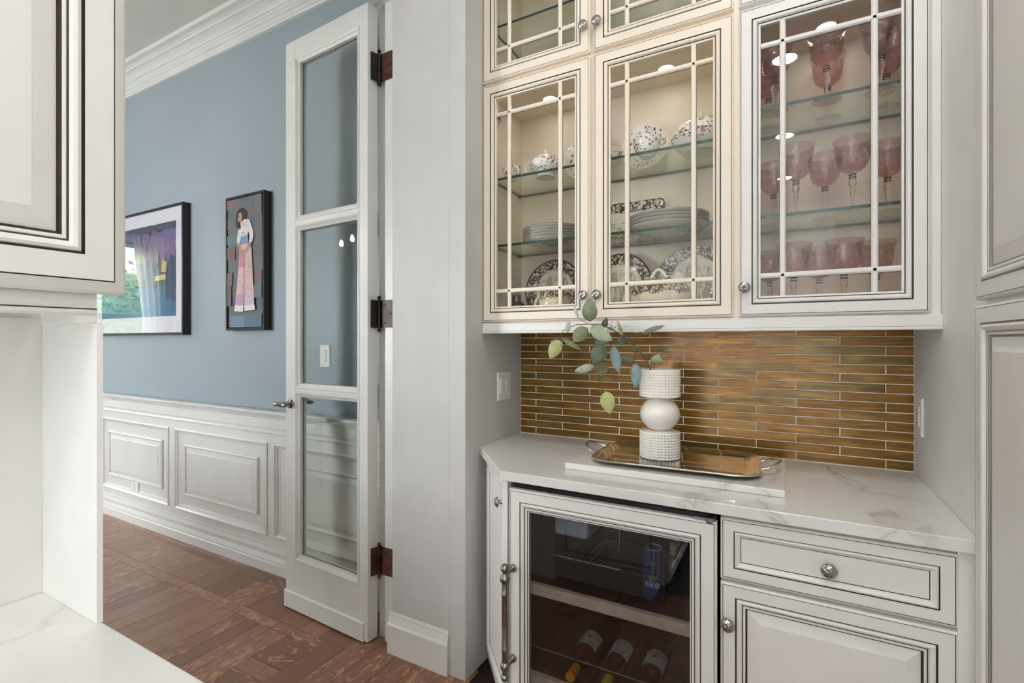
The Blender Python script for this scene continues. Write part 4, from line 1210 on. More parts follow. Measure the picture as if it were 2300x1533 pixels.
polys = [([(min(1, max(0, u)), min(1, max(0, v))) for u, v in p[0]],) + tuple(p[1:]) for p in polys]
vmesh('painted_scene', polys, lp, QL, -0.0155)
B().rings(lambda u, v, w: PL(0.0165 + u, 0.0165 + v, w), lw - 0.033, lh - 0.033, [(0, -0.0040, 0), (0, -0.0025, 0)]).rings(lambda u, v, w: PL(lw - 0.0165 - u, 0.0165 + v, w), lw - 0.033, lh - 0.033, [(0, -0.0040, 0)]).build('glass_pane', M['pane'], lp, fix=False)

# ------------------------------------------------------------------ bar counter: slab, tray, vase, eucalyptus
tag(B().box(-0.660, 0.0015, 1.562, 1.985, CT + 0.0002, 0.936).build('marble_slab', M['quartz'], bevel=0.004), 'white veined marble serving slab lying under the silver tray', 'board')
def rrect(cx, cy_, hx, hy, r, n=8):
    pts = []
    for sx, sy, a0 in ((1, 1, 0), (-1, 1, pi / 2), (-1, -1, pi), (1, -1, 3 * pi / 2)):
        for i in range(n + 1):
            a = a0 + pi / 2 * i / n
            pts.append((cx + sx * (hx - r) + r * cos(a), cy_ + sy * (hy - r) + r * sin(a)))
    return pts
ty = thing('serving_tray', 'polished silver rectangular tray with two loop handles, on the marble slab', 'tray', (-0.330, 1.765, 0.9362), radians(2.5))
b = B()
loops = []
hx, hy = 0.262, 0.172
for ins, z, rr in ((0.060, 0.0, .05), (0.048, 0.0012, .055), (0.020, 0.009, .065), (0.002, 0.0125, .07), (-0.003, 0.0130, .072), (-0.0045, 0.0155, .072), (-0.003, 0.0182, .072), (0.001, 0.0186, .07), (0.005, 0.0168, .068), (0.020, 0.0135, .065), (0.034, 0.0060, .058), (0.044, 0.0034, .052)):
    loops.append([(x, y, z) for x, y in rrect(0, 0, hx - ins, hy - ins, rr - ins)])
n = len(loops[0])
vs = [p for l in loops for p in l]
fs = [(i * n + k, i * n + (k + 1) % n, (i + 1) * n + (k + 1) % n, (i + 1) * n + k) for i in range(len(loops) - 1) for k in range(n)]
fs += [tuple(range(n - 1, -1, -1)), tuple((len(loops) - 1) * n + k for k in range(n))]
b.add(vs, fs); b.build('tray_body', M['silver'], ty, smooth=40, local=True)
for s in (-1, 1):
    path = [(s * (hx - 0.004), s * 0 + 0.062 * cos(pi * i / 14), 0.0) for i in range(15)]
    path = [(s * (hx + 0.002 + 0.052 * sin(pi * i / 14) ** 0.7), 0.062 * cos(pi * i / 14), 0.016 + 0.020 * sin(pi * i / 14)) for i in range(15)]
    B().tube(path, [0.0062 - 0.0014 * abs(cos(pi * i / 14)) for i in range(15)], 10).build('handle', M['silver'], ty, smooth=60, local=True)

vz0 = 0.9400
va = thing('ceramic_vase', 'white ceramic vase of a smooth ball between two bobbled drums, standing on the silver tray', 'vase', (-0.389, 1.787, vz0))
def bobble(z0, z1, r, open_top=False):
    """drum covered with rows of little bumps"""
    nb, rows, m, q = 36, 10, 6, 6
    n = nb * m
    vs, fs = [], []
    H_ = z1 - z0
    K = rows * q
    for i in range(K + 1):
        for k in range(n):
            a = 2 * pi * k / n
            amp = abs(sin(pi * k / m)) ** 0.7 * abs(sin(pi * i / q)) ** 0.7
            rr = r - 0.0012 + 0.0036 * amp
            if i in (0, K): rr = r - 0.0015
            vs.append((rr * cos(a), rr * sin(a), z0 + H_ * i / K))
    for i in range(K):
        for k in range(n):
            k2 = (k + 1) % n
            fs.append((i * n + k, i * n + k2, (i + 1) * n + k2, (i + 1) * n + k))
    b = B().add(vs, fs)
    if open_top:
        b.lathe([(r - 0.0015, z1), (r - 0.004, z1 + 0.0008), (r - 0.006, z1), (r - 0.007, z0 + 0.01), (0.0001, z0 + 0.01)], n=48, cap=False)
        b.lathe([(0.0001, z0), (r - 0.0015, z0)], n=48, cap=False)
    else:
        b.lathe([(0.0001, z0), (r - 0.0015, z0)], n=48, cap=False); b.lathe([(r - 0.0015, z1), (0.0001, z1)], n=48, cap=False)
    return b
bobble(0.0, 0.0935, 0.0680).build('bobbled_drum', M['china'], va, smooth=60, local=True, fix=False)
prof = [(0.050, 0.0935), (0.052, 0.0965)] + [(0.0685 * cos(a), 0.1535 + 0.0610 * sin(a)) for a in [radians(-68 + 136 * i / 18) for i in range(19)]] + [(0.052, 0.2110), (0.050, 0.2150)]
B().lathe(prof, n=48).build('ball_body', M['china'], va, smooth=60, local=True)
bobble(0.2150, 0.3115, 0.0690, True).build('bobbled_drum', M['china'], va, smooth=60, local=True, fix=False)

eu = thing('eucalyptus_branch', 'leaning eucalyptus branch with round grey-green leaves and seed sprigs, in the white vase', 'plant', (-0.405, 1.787, 1.17))
STEMS = [([(-0.398, 1.79, 1.17), (-0.4171, 1.77, 1.255), (-0.428, 1.75, 1.2918), (-0.4608, 1.72, 1.3303), (-0.4931, 1.69, 1.3661), (-0.528, 1.67, 1.3951), (-0.5664, 1.66, 1.4065), (-0.6052, 1.65, 1.4114), (-0.6592, 1.665, 1.4104), (-0.7155, 1.68, 1.3906), (-0.73, 1.69, 1.36)], 0.0026),
         ([(-0.5881, 1.655, 1.4067), (-0.5904, 1.675, 1.355), (-0.5892, 1.685, 1.2728), (-0.5766, 1.69, 1.2272), (-0.5719, 1.69, 1.1841), (-0.5521, 1.68, 1.1723)], 0.0018),
         ([(-0.395, 1.795, 1.17), (-0.4094, 1.785, 1.2536), (-0.4023, 1.77, 1.2712)], 0.002), ([(-0.40, 1.79, 1.17), (-0.424, 1.78, 1.2543), (-0.4461, 1.75, 1.3051), (-0.4429, 1.72, 1.346), (-0.4264, 1.69, 1.3789)], 0.0018),
         ([(-0.5766, 1.69, 1.1838), (-0.58, 1.7, 1.1346), (-0.6223, 1.71, 1.1077), (-0.6507, 1.72, 1.0915)], 0.0009), ([(-0.4544, 1.73, 1.3212), (-0.4915, 1.7, 1.3639), (-0.4977, 1.675, 1.4036)], 0.0016),
         ([(-0.4937, 1.74, 1.291), (-0.4551, 1.75, 1.2709), (-0.4284, 1.77, 1.2501), (-0.41, 1.78, 1.19)], 0.0016), ([(-0.6052, 1.65, 1.4114), (-0.649, 1.668, 1.431)], 0.0012), ([(-0.428, 1.76, 1.2918), (-0.395, 1.78, 1.318)], 0.001),
         ([(-0.5904, 1.675, 1.355), (-0.5604, 1.672, 1.345), (-0.53, 1.69, 1.335)], 0.0014), ([(-0.4608, 1.72, 1.3303), (-0.464, 1.74, 1.277)], 0.0012)]
for p, r_ in STEMS:
    B().tube(p, [r_ * (1 - 0.5 * i / (len(p) - 1)) for i in range(len(p))], 7).build('stem', M['stem'], eu, smooth=60)
LEAVES = [(-0.593, 1.630, 1.419, -0.589, 1.615, 1.500, 0.053, 'g'), (-0.611, 1.655, 1.399, -0.661, 1.640, 1.350, 0.051, 'g'), (-0.594, 1.640, 1.399, -0.511, 1.625, 1.352, 0.048, 'l'), (-0.727, 1.680, 1.355, -0.762, 1.665, 1.287, 0.049, 'y'),
          (-0.737, 1.700, 1.354, -0.773, 1.685, 1.349, 0.013, 'o'), (-0.720, 1.690, 1.359, -0.642, 1.675, 1.319, 0.020, 'o'), (-0.695, 1.670, 1.381, -0.680, 1.655, 1.430, 0.019, 'p'), (-0.649, 1.670, 1.431, -0.670, 1.655, 1.493, 0.010, 'p'),
          (-0.555, 1.660, 1.341, -0.585, 1.645, 1.267, 0.056, 'd'), (-0.530, 1.690, 1.335, -0.504, 1.675, 1.240, 0.035, 'b'), (-0.585, 1.660, 1.265, -0.658, 1.645, 1.243, 0.028, 'l'), (-0.568, 1.700, 1.277, -0.575, 1.685, 1.225, 0.043, 'o'),
          (-0.552, 1.680, 1.174, -0.533, 1.665, 1.097, 0.051, 'y'), (-0.449, 1.700, 1.273, -0.449, 1.685, 1.189, 0.035, 'b'), (-0.464, 1.740, 1.277, -0.515, 1.725, 1.291, 0.026, 'd'), (-0.399, 1.760, 1.272, -0.383, 1.745, 1.306, 0.038, 'l'),
          (-0.395, 1.780, 1.318, -0.340, 1.765, 1.336, 0.012, 'd'), (-0.496, 1.670, 1.404, -0.430, 1.655, 1.380, 0.020, 'p'), (-0.419, 1.680, 1.381, -0.346, 1.665, 1.403, 0.017, 'g'), (-0.497, 1.690, 1.367, -0.509, 1.675, 1.425, 0.014, 'y'),
          (-0.556, 1.670, 1.399, -0.541, 1.655, 1.433, 0.022, 'd'), (-0.520, 1.710, 1.341, -0.483, 1.695, 1.371, 0.028, 'd'), (-0.426, 1.690, 1.381, -0.388, 1.675, 1.385, 0.011, 'p'), (-0.603, 1.710, 1.345, -0.544, 1.695, 1.351, 0.020, 'b'),
          (-0.449, 1.702, 1.276, -0.470, 1.700, 1.230, 0.022, 'o'), (-0.60, 1.66, 1.40, -0.555, 1.665, 1.41, 0.018, 'l')]
def leaf(x0, y0, z0, x1, y1, z1, w, kind, curl=0.12):
    A, T = Vector((x0, y0, z0)), Vector((x1, y1, z1))
    d = T - A; L_ = d.length; d.normalize()
    view = Vector((0.30, -0.95, 0.05)).normalized()        # leaves hang facing into the room
    s = d.cross(view).normalized(); nrm = s.cross(d).normalized()
    vs, fs = [], []
    K = 10
    for i in range(K + 1):
        t = i / K
        hw = w / 2 * (sin(pi * t ** 0.85) ** 0.75 if 0 < t < 1 else 0.02)
        bend = nrm * (curl * L_ * sin(pi * t) * 0.6)
        c = A + d * (L_ * t) + bend
        fold = nrm * (-hw * 0.28)
        vs += [c - s * hw - fold, c, c + s * hw - fold]
    for i in range(K):
        a = i * 3
        fs += [(a, a + 1, a + 4, a + 3), (a + 1, a + 2, a + 5, a + 4)]
    b = B().add(vs, fs)
    o = b.build('leaf', LEAF[kind], eu, smooth=80, fix=False)
    md = o.modifiers.new('thick', 'SOLIDIFY'); md.thickness = 0.0006
for l in LEAVES:
    leaf(*l)
sd = B()
for c, k in (((-0.6345, 1.69, 1.3203), 14), ((-0.5732, 1.68, 1.2189), 16), ((-0.5272, 1.66, 1.3926), 18), ((-0.4581, 1.71, 1.3326), 18), ((-0.4773, 1.69, 1.3593), 14), ((-0.4473, 1.72, 1.3236), 12)):
    for i in range(k):
        p = Vector(c) + Vector((R.gauss(0, .012), R.gauss(0, .008), R.gauss(0, .010)))
        sd.ball(p, R.uniform(.0014, .0026), 6, 4)
        sd.tube([Vector(c), p], 0.0005, 4)
so = sd.build('seed_sprig', M['bud'], eu, smooth=60); so['kind'] = 'stuff'

# ------------------------------------------------------------------ china and glass in the display cabinet
ROSE, BROWN = 'rose garland china on the upper glass shelf', 'brown patterned china'
def handle_loop(r0, z, h, out, a, rad=0.003):
    p = []
    for i in range(13):
        t = pi * i / 12
        rr = r0 + out * sin(t) ** 0.8
        zz = z + h / 2 * cos(t)
        p.append((rr * cos(a), rr * sin(a), zz))
    return B().tube(p, rad, 8)
def hollow(prof, th=0.0022):
    return prof + [(max(1e-4, r - th), z) for r, z in reversed(prof) if r > 0.004]
def teacup(label, loc, rot, sc=1.0):
    t = thing('teacup', label, 'cup', loc, rot, ROSE)
    p = [(0.0001, 0.002), (0.020, 0.0), (0.022, 0.004), (0.030, 0.012), (0.040, 0.026), (0.0455, 0.044), (0.0475, 0.064)]
    B().lathe([(r * sc, z * sc) for r, z in hollow(p)], n=36, cap=False).build('cup_body', M['rose'], t, smooth=50, local=True)
    handle_loop(0.040 * sc, 0.036 * sc, 0.036 * sc, 0.024 * sc, 0).build('handle', M['china'], t, smooth=60, local=True)
    return t
teacup('small rose-pattern teacup beside the lidded sugar bowl, on the upper glass shelf', (-1.022, 1.84, SZ1 + .0003), radians(-30), 0.86)
teacup('rose-pattern teacup in front of the standing rose plate, handle towards it', (-0.600, 1.88, SZ1 + .0003), radians(-12), 1.0)
sb = thing('sugar_bowl', 'lidded rose-pattern sugar bowl with two loop handles and pointed finial, on the upper glass shelf', 'bowl', (-0.880, 1.880, SZ1 + .0003), radians(10), ROSE)
B().lathe([(0.0001, 0.004), (0.034, 0.003), (0.040, 0.0), (0.041, 0.004), (0.036, 0.012), (0.050, 0.022), (0.064, 0.040), (0.067, 0.056), (0.060, 0.072), (0.050, 0.079)], n=40, cap=False).build('bowl_body', M['rose'], sb, smooth=50, local=True)
B().lathe([(0.050, 0.079), (0.046, 0.084), (0.030, 0.092), (0.010, 0.096), (0.005, 0.099), (0.008, 0.105), (0.0075, 0.112), (0.0001, 0.126)], n=36, cap=False).build('lid', M['china'], sb, smooth=50, local=True)
for a in (0, pi):
    handle_loop(0.056, 0.050, 0.058, 0.036, a + pi * 1.0, 0.0036).build('handle', M['china'], sb, smooth=60, local=True)
def plate_mesh(R_):
    return [(0.0001, 0.004), (0.40 * R_, 0.004, 1), (0.43 * R_, 0.0, 1), (0.47 * R_, 0.0, 1), (0.60 * R_, 0.006, 1), (0.80 * R_, 0.014, 1), (0.99 * R_, 0.021, 1), (R_, 0.0225, 1), (0.99 * R_, 0.024), (0.80 * R_, 0.017), (0.62 * R_, 0.0095), (0.58 * R_, 0.0075), (0.0001, 0.0075)]
def dish(name, label, cat, R_, mat, loc, tilt=None, rotz=0, sx=1, sy=1, group=None, n=56):
    b = B().lathe(plate_mesh(R_), n=n, cap=False, sx=sx, sy=sy)
    o = b.build(name, [mat, M['china']], smooth=40)
    tag(o, label, cat, group)
    o.location = loc
    if tilt is not None:
        o.rotation_euler = (radians(tilt), 0, rotz)
    else:
        o.rotation_euler = (0, 0, rotz)
    return o
def stand_z(base, R_, tilt, sy=1):                        # centre height of a plate leaning on its edge
    return base + R_ * sy * sin(radians(tilt)) + 0.001
# standing rose plates
dish('plate', 'white plate with rose garland rim leaning behind the sugar bowl, half hidden', 'plate', 0.098, M['rose_plate'], (-0.752, 2.022, stand_z(SZ1, .098, 80)), 80, 0, group=ROSE)
dish('plate', 'white plate with rose garland rim leaning against the cabinet back between two cups', 'plate', 0.098, M['rose_plate'], (-0.495, 2.022, stand_z(SZ1, .098, 80)), 80, 0, group=ROSE)
teacup('rose-pattern teacup on its own near the covered dish, in front of the rose plate', (-0.452, 1.862, SZ1 + .0003), radians(40), 1.1)
tu = thing('covered_dish', 'covered rose-pattern serving dish with pointed finial, at the end of the upper glass shelf', 'dish', (-0.268, 1.905, SZ1 + .0003), radians(90), ROSE)
B().lathe([(0.0001, 0.004), (0.055, 0.003), (0.060, 0.0), (0.061, 0.006), (0.080, 0.018), (0.098, 0.040), (0.101, 0.052)], n=48, cap=False).build('bowl_body', M['rose_tureen'], tu, smooth=50, local=True)
B().lathe([(0.101, 0.053), (0.104, 0.056), (0.098, 0.066), (0.085, 0.092), (0.060, 0.112), (0.025, 0.122), (0.008, 0.125), (0.006, 0.129), (0.010, 0.137), (0.007, 0.146), (0.0001, 0.154)], n=48, cap=False).build('lid', M['rose_tureen'], tu, smooth=50, local=True)
for a in (0, pi):
    handle_loop(0.092, 0.040, 0.030, 0.022, a, 0.004).build('handle', M['china'], tu, smooth=60, local=True)
# stacks of plates on the middle shelf
for i in range(5):
    o = dish('dinner_plate', ['bottom', 'second', 'third', 'fourth', 'topmost'][i] + ' dinner plate of the five stacked behind the first glass door', 'plate', 0.132, M['transfer'], (-0.865, 1.925, SZ2 + 0.0005 + i * 0.0115), None, 0.7 * i, group='dinner plates stacked on the middle shelf')
for i in range(4):
    o = dish('dinner_plate', ['bottom', 'second', 'third', 'topmost'][i] + ' wide plate of the four stacked in front of the oblong tray', 'plate', 0.146, M['transfer_big'], (-0.385, 1.911, SZ2 + 0.0005 + i * 0.0125), None, 0.5 * i, group='wide plates stacked on the middle shelf')
tr = thing('oblong_tray', 'oblong brown-patterned china tray standing on edge behind the stacked plates', 'tray', (-0.555, 2.035, SZ2))
b = B()
for i_, (ins, w, rr) in enumerate(((0.030, 0.010, .015), (0.004, 0.002, .02), (0, 0.0, .022), (0.003, -0.003, .02), (0.030, 0.004, .014))):
    pass
tp = [[(x, w, y) for x, y in rrect(0, 0.088, 0.135 - ins, 0.086 - ins, rr)] for ins, w, rr in ((0.030, 0.010, .012), (0.004, 0.0, .020), (0.0, -0.003, .022), (0.004, -0.005, .020), (0.030, 0.006, .012))]
n = len(tp[0])
b.add([p for l in tp for p in l], [(i * n + k, i * n + (k + 1) % n, (i + 1) * n + (k + 1) % n, (i + 1) * n + k) for i in range(4) for k in range(n)] + [tuple(range(n)), tuple(4 * n + k for k in range(n - 1, -1, -1))])
def mk_tray_mat():
    t = NT('brown_transfer_tray')
    co = t.coord()
    s = t.n('ShaderNodeSeparateXYZ', {0: co})
    ex = t.math('DIVIDE', t.math('ABSOLUTE', s.outputs[0]), 0.135)
    ez = t.math('DIVIDE', t.math('ABSOLUTE', t.math('SUBTRACT', s.outputs[2], 0.088)), 0.086)
    e = t.math('ADD', t.math('MAXIMUM', t.math('SUBTRACT', t.math('MULTIPLY', ex, 1.57), 0.57), ez), t.math('MULTIPLY', t.math('SUBTRACT', t.noise(co, 24, 2).outputs[0], 0.5), 0.4))
    rim = t.ramp(e, [(0.50, (0, 0, 0, 1)), (0.56, (1, 1, 1, 1))])
    pr = t.ramp(t.noise(co, 60, 5, 0.62, 1.6).outputs[0], [(0.44, (0, 0, 0, 1)), (0.5, (1, 1, 1, 1))])
    gr = t.math('MULTIPLY', t.ramp(t.noise(t.mapping(co, (14, 14, 60), rot=(0, 0.5, 0)), 1.0, 3, 0.6, 0.6).outputs[0], [(0.48, (0, 0, 0, 1)), (0.58, (1, 1, 1, 1))]), t.math('LESS_THAN', s.outputs[2], 0.095))
    c = t.mix(t.math('MULTIPLY', gr, 0.8), lin((236, 230, 216)), lin((168, 152, 96)))
    t.bsdf(Base_Color=t.mix(t.math('MULTIPLY', rim, pr), c, lin((78, 54, 48))), Roughness=0.12)
    return t.m
b.build('tray_body', mk_tray_mat(), tr, local=True)
# bottom shelf
dish('dinner_plate', 'brown patterned dinner plate standing behind the bird-painted mug, first glass door', 'plate', 0.135, M['transfer'], (-0.900, 2.015, stand_z(FLOORZ, .135, 78)), 78, 0, group=BROWN)
dish('dinner_plate', 'brown patterned plate with a bird scene standing near the knob of the middle glass door', 'plate', 0.135, M['transfer'], (-0.600, 2.010, stand_z(FLOORZ, .135, 78)), 78, 0, group=BROWN)
dish('oval_platter', 'large brown patterned oval platter standing behind the covered tureen', 'platter', 0.148, M['transfer_big'], (-0.302, 2.010, stand_z(FLOORZ, .148, 80, .92)), 80, 0, sy=0.92, group=BROWN)
dish('side_plate', 'small brown patterned plate lying half upright beside the tureen, at the door edge', 'plate', 0.070, M['transfer'], (-0.225, 1.955, stand_z(FLOORZ, .070, 66)), 66, 0, group=BROWN)
dish('side_plate', 'small bird-scene plate leaning low in front of the standing dinner plate, middle door', 'plate', 0.074, M['transfer'], (-0.632, 1.90, stand_z(FLOORZ, .074, 62)), 62, 0, group=BROWN)
tn = thing('soup_tureen', 'covered brown-patterned soup tureen with a loop on its lid, bottom of the middle door', 'tureen', (-0.410, 1.868, FLOORZ + .0003), 0, BROWN)
B().lathe([(0.0001, 0.004), (0.060, 0.002), (0.066, 0.0), (0.068, 0.008), (0.095, 0.030), (0.112, 0.060), (0.116, 0.084)], n=48, cap=False, sy=0.85).build('bowl_body', M['transfer_side'], tn, smooth=50, local=True)
B().lathe([(0.116, 0.085), (0.118, 0.090), (0.108, 0.104), (0.080, 0.124), (0.040, 0.137), (0.0001, 0.141)], n=48, cap=False, sy=0.85).build('lid', M['transfer_side'], tn, smooth=50, local=True)
B().tube([(-0.030 + 0.005 * i, 0, 0.136 + 0.034 * sin(pi * i / 12)) for i in range(13)], 0.0065, 10).build('lid_loop', M['china'], tn, smooth=60, local=True)
for a in (0, pi):
    handle_loop(0.108, 0.066, 0.036, 0.026, a, 0.006).build('handle', M['china'], tn, smooth=60, local=True)
mg = thing('painted_mug', 'cream mug painted with a brown pheasant, low behind the first glass door', 'mug', (-0.835, 1.875, FLOORZ + .0003), radians(180), BROWN)
B().lathe(hollow([(0.0001, 0.003), (0.046, 0.0), (0.056, 0.010), (0.066, 0.040), (0.067, 0.070), (0.060, 0.098), (0.062, 0.106)]), n=44, cap=False).build('mug_body', M['transfer_side'], mg, smooth=50, local=True)
handle_loop(0.058, 0.056, 0.074, 0.034, 0, 0.007).build('handle', M['china'], mg, smooth=60, local=True)
for i, (xx, yy, s, lab) in enumerate(((-1.028, 1.895, 1.0, 'pewter salt pot standing at the cabinet side wall'), (-0.968, 1.93, 0.9, 'pewter pepper pot standing between the salt pot and the painted mug'))):
    t = thing('pewter_pot', lab, 'pot', (xx, yy, FLOORZ + .0003), 0, 'pewter pots')
    B().lathe([(r * s, z * s) for r, z in [(0.0001, 0), (0.034, 0), (0.035, 0.006), (0.033, 0.010), (0.033, 0.060), (0.036, 0.063)]], n=32, cap=False).build('pot_body', M['pewter'], t, smooth=35, local=True)
    B().lathe([(r * s, z * s) for r, z in [(0.036, 0.064), (0.030, 0.070), (0.020, 0.078), (0.019, 0.100), (0.021, 0.104), (0.0001, 0.106)]], n=32, cap=False).build('pot_lid', M['pewter'], t, smooth=35, local=True)
# upper row behind the small doors
gv = thing('glass_vase', 'pale green glass vase standing inside the first upper glass door', 'vase', (-0.705, 1.95, 2.6805))
B().lathe([(0.0001, 0), (0.045, 0), (0.055, 0.02), (0.062, 0.07), (0.040, 0.13), (0.030, 0.16), (0.044, 0.20)], n=32, cap=False).build('vase_body', M['greenthin'], gv, smooth=50, local=True)
fg = thing('figurine', 'tiny white animal figurine behind the bottom corner light of the upper middle door', 'figurine', (-0.535, 1.845, 2.4305), radians(-15))
fb = B(); fb.ball((0, 0, 0.030), 0.024, 20, 12, s=(1, 1, 1.25)); fb.ball((0, -0.004, 0.072), 0.021, 20, 12)
fb.build('figurine_body', M['china'], fg, smooth=60, local=True)
fb = B(); fb.ball((0.019, 0.002, 0.076), 0.010, 12, 8, s=(.5, .7, 1.2)); fb.ball((-0.019, 0.002, 0.076), 0.010, 12, 8, s=(.5, .7, 1.2)); fb.ball((-0.007, -0.0235, 0.074), 0.0022, 8, 6); fb.ball((0.007, -0.0235, 0.074), 0.0022, 8, 6); fb.ball((0, -0.0248, 0.066), 0.003, 8, 6)
fb.build('ears_and_eyes', M['frame'], fg, smooth=60, local=True)
teacup('rose-pattern bowl standing behind the upper middle glass door', (-0.50, 1.88, 2.6805), 0.4, 1.3)

# goblets
GOB = 'rose wine goblets behind the third glass door'
def goblet_proto(label, loc):
    t = thing('wine_goblet', label, 'goblet', loc, 0, GOB)
    bo = B().lathe([(0.0001, 0.1115), (0.010, 0.1120), (0.022, 0.1165), (0.034, 0.1270), (0.0415, 0.1420), (0.0445, 0.1600), (0.0465, 0.1830), (0.0495, 0.2020), (0.0535, 0.2150)], n=40, cap=False).build('bowl', M['pink'], t, smooth=60, local=True, fix=False)
    B().lathe([(0.0001, 0.0), (0.040, 0.0), (0.041, 0.0015), (0.030, 0.0035), (0.012, 0.0065), (0.0048, 0.011), (0.0040, 0.020), (0.0045, 0.036), (0.0065, 0.058), (0.0085, 0.068), (0.0070, 0.072), (0.0115, 0.079), (0.0120, 0.084), (0.0080, 0.091), (0.0085, 0.095), (0.0085, 0.1100), (0.0001, 0.1112)], n=28, cap=False).build('stem', M['glass'], t, smooth=50, local=True)
    for zz in (0.0985, 0.1075):
        B().lathe([(0.0086, zz - 0.0012), (0.0105, zz - 0.001), (0.0110, zz), (0.0105, zz + 0.001), (0.0086, zz + 0.0012)], n=24, cap=False).build('dark_ring', M['slot'], t, smooth=50, local=True)
    return t
gp = None
GOBS = [(-0.046, 1.950, FLOORZ, 'pink goblet at the knob corner of the bottom row, just above the knob'), (0.026, 1.824, FLOORZ, 'pink goblet second along the bottom row, just past the first muntin'),
        (0.101, 1.938, FLOORZ, 'pink goblet standing back in the middle of the bottom row'), (0.160, 1.824, FLOORZ, 'pink goblet at the front centre of the bottom row, the largest looking there'), (0.251, 1.904, FLOORZ, 'pink goblet last along the bottom row, before the fluted glass dish'),
        (-0.035, 1.966, SZ2, 'pink goblet at the knob end of the middle shelf, set back'), (0.032, 1.826, SZ2, 'pink goblet second along the middle shelf, crossed by a lamp reflection'), (0.118, 1.950, SZ2, 'pink goblet standing back at the middle of the middle shelf'),
        (0.183, 1.838, SZ2, 'pink goblet at the front of the middle shelf, its rim highest there'), (0.284, 1.931, SZ2, 'pink goblet at the pantry end of the middle shelf'),
        (-0.030, 1.851, SZ3, 'pink goblet at the front of the top shelf, above the knob side'), (-0.051, 1.987, SZ3, 'pink goblet at the back of the top shelf, above the knob side'), (0.115, 1.838, SZ3, 'pink goblet at the front centre of the top shelf'),
        (0.128, 1.990, SZ3, 'pink goblet directly behind the front centre one of the top shelf'), (0.255, 1.850, SZ3, 'pink goblet at the front of the top shelf, pantry end'), (0.290, 1.990, SZ3, 'pink goblet at the back of the top shelf, pantry end')]
for i, (x, y, z, lab) in enumerate(GOBS):
    if gp is None:
        gp = goblet_proto(lab, (x, y, z + .0004))
    else:
        dup(gp, (x, y, z + .0004), 0, lab, GOB)
gd = thing('glass_dish', 'small fluted clear glass dish with amber centre, lower pantry-side corner of the third door', 'dish', (0.290, 1.83, FLOORZ + .0003))
vs, fs = [], []
n, prof = 48, [(0.018, 0.0), (0.024, 0.012), (0.034, 0.030), (0.044, 0.046), (0.048, 0.056)]
for i, (r, z) in enumerate(prof):
    for k in range(n):
        q = r * (1 + 0.07 * i / 4 * cos(12 * 2 * pi * k / n))
        vs.append((q * cos(2 * pi * k / n), q * sin(2 * pi * k / n), z))
for i in range(4):
    fs += [(i * n + k, i * n + (k + 1) % n, (i + 1) * n + (k + 1) % n, (i + 1) * n + k) for k in range(n)]
fs.append(tuple(range(n - 1, -1, -1)))
B().add(vs, fs).build('dish_body', M['glass'], gd, smooth=60, local=True)
B().lathe([(0.0001, 0.013), (0.020, 0.013), (0.029, 0.028), (0.0001, 0.034)], n=32, cap=False).build('amber_filling', M['goldfoil'], gd, smooth=60, local=True)

# ------------------------------------------------------------------ lamps in the ceiling
for yy, lab in ((0.97, 'round recessed ceiling downlight over the pantry aisle, just before the bar'), (-0.49, 'first round recessed ceiling downlight mirrored in the third glass door'), (-1.98, 'second round recessed ceiling downlight mirrored in the third glass door'), (-3.40, 'third round recessed ceiling downlight mirrored in the third glass door')):
    t = thing('ceiling_downlight', lab, 'lamp', (0.0, yy, CEIL), 0, 'recessed downlights')
    B().lathe([(0.098, -0.001), (0.098, -0.006), (0.080, -0.010), (0.078, -0.004)], n=40, cap=False).build('trim_ring', M['plastic'], t, smooth=40, local=True)
    B().lathe([(0.078, -0.006), (0.0001, -0.006)], n=40, cap=False).build('lens', M['glow'], t, local=True)

# ------------------------------------------------------------------ rest of the dining room (seen in the glass)
chd = thing('chandelier', 'brass candle chandelier hanging over the dining table, mirrored in the door glass', 'lamp', (-3.25, 0.30, 2.02))
b = B()
b.lathe([(0.0001, -0.06), (0.02, -0.05), (0.03, -0.02), (0.012, 0.02), (0.03, 0.06), (0.012, 0.12), (0.018, 0.2), (0.006, 0.24), (0.005, 1.30), (0.05, 1.31), (0.055, 1.3395)], n=20)
b.build('column', M['brass'], chd, smooth=50, local=True)
for i in range(6):
    a = 2 * pi * i / 6 + 0.3
    b = B()
    b.tube([(r * cos(a), r * sin(a), z) for r, z in ((0.02, 0.02), (0.08, -0.03), (0.16, -0.055), (0.23, -0.04), (0.26, 0.01), (0.26, 0.05))], 0.006, 8)
    b.X = Matrix.Translation((0.26 * cos(a), 0.26 * sin(a), 0.05))
    b.lathe([(0.006, 0), (0.028, 0.006), (0.030, 0.01), (0.012, 0.012)], n=16); b.lathe([(0.011, 0.012), (0.011, 0.09)], n=12)
    ar = b.build('arm', M['brass'], chd, smooth=50, local=True)
    b = B(); b.X = Matrix.Translation((0.26 * cos(a), 0.26 * sin(a), 0.14))
    b.lathe([(0.006, 0), (0.014, 0.014), (0.015, 0.022), (0.009, 0.042), (0.003, 0.055), (0.0001, 0.058)], n=14)
    b.build('candle_bulb', M['bulb'], ar, smooth=60, local=True)
dt = thing('dining_table', 'dark wood dining table under the chandelier, beyond the left wall', 'table', (-3.25, 0.0, 0))
B().prism([(x - 3.25, y) for x, y in rrect(0, 0.0, 0.95, 0.55, 0.25)], 0.735, 0.765).build('tabletop', M['dark_wood'], dt, bevel=0.005)
for sx in (-1, 1):
    for sy in (-1, 1):
        B().lathe([(0.025, 0), (0.03, 0.1), (0.022, 0.3), (0.04, 0.55), (0.045, 0.7345)], (-3.25 + sx * 0.7, sy * 0.36, 0), n=14).build('leg', M['dark_wood'], dt, smooth=50)
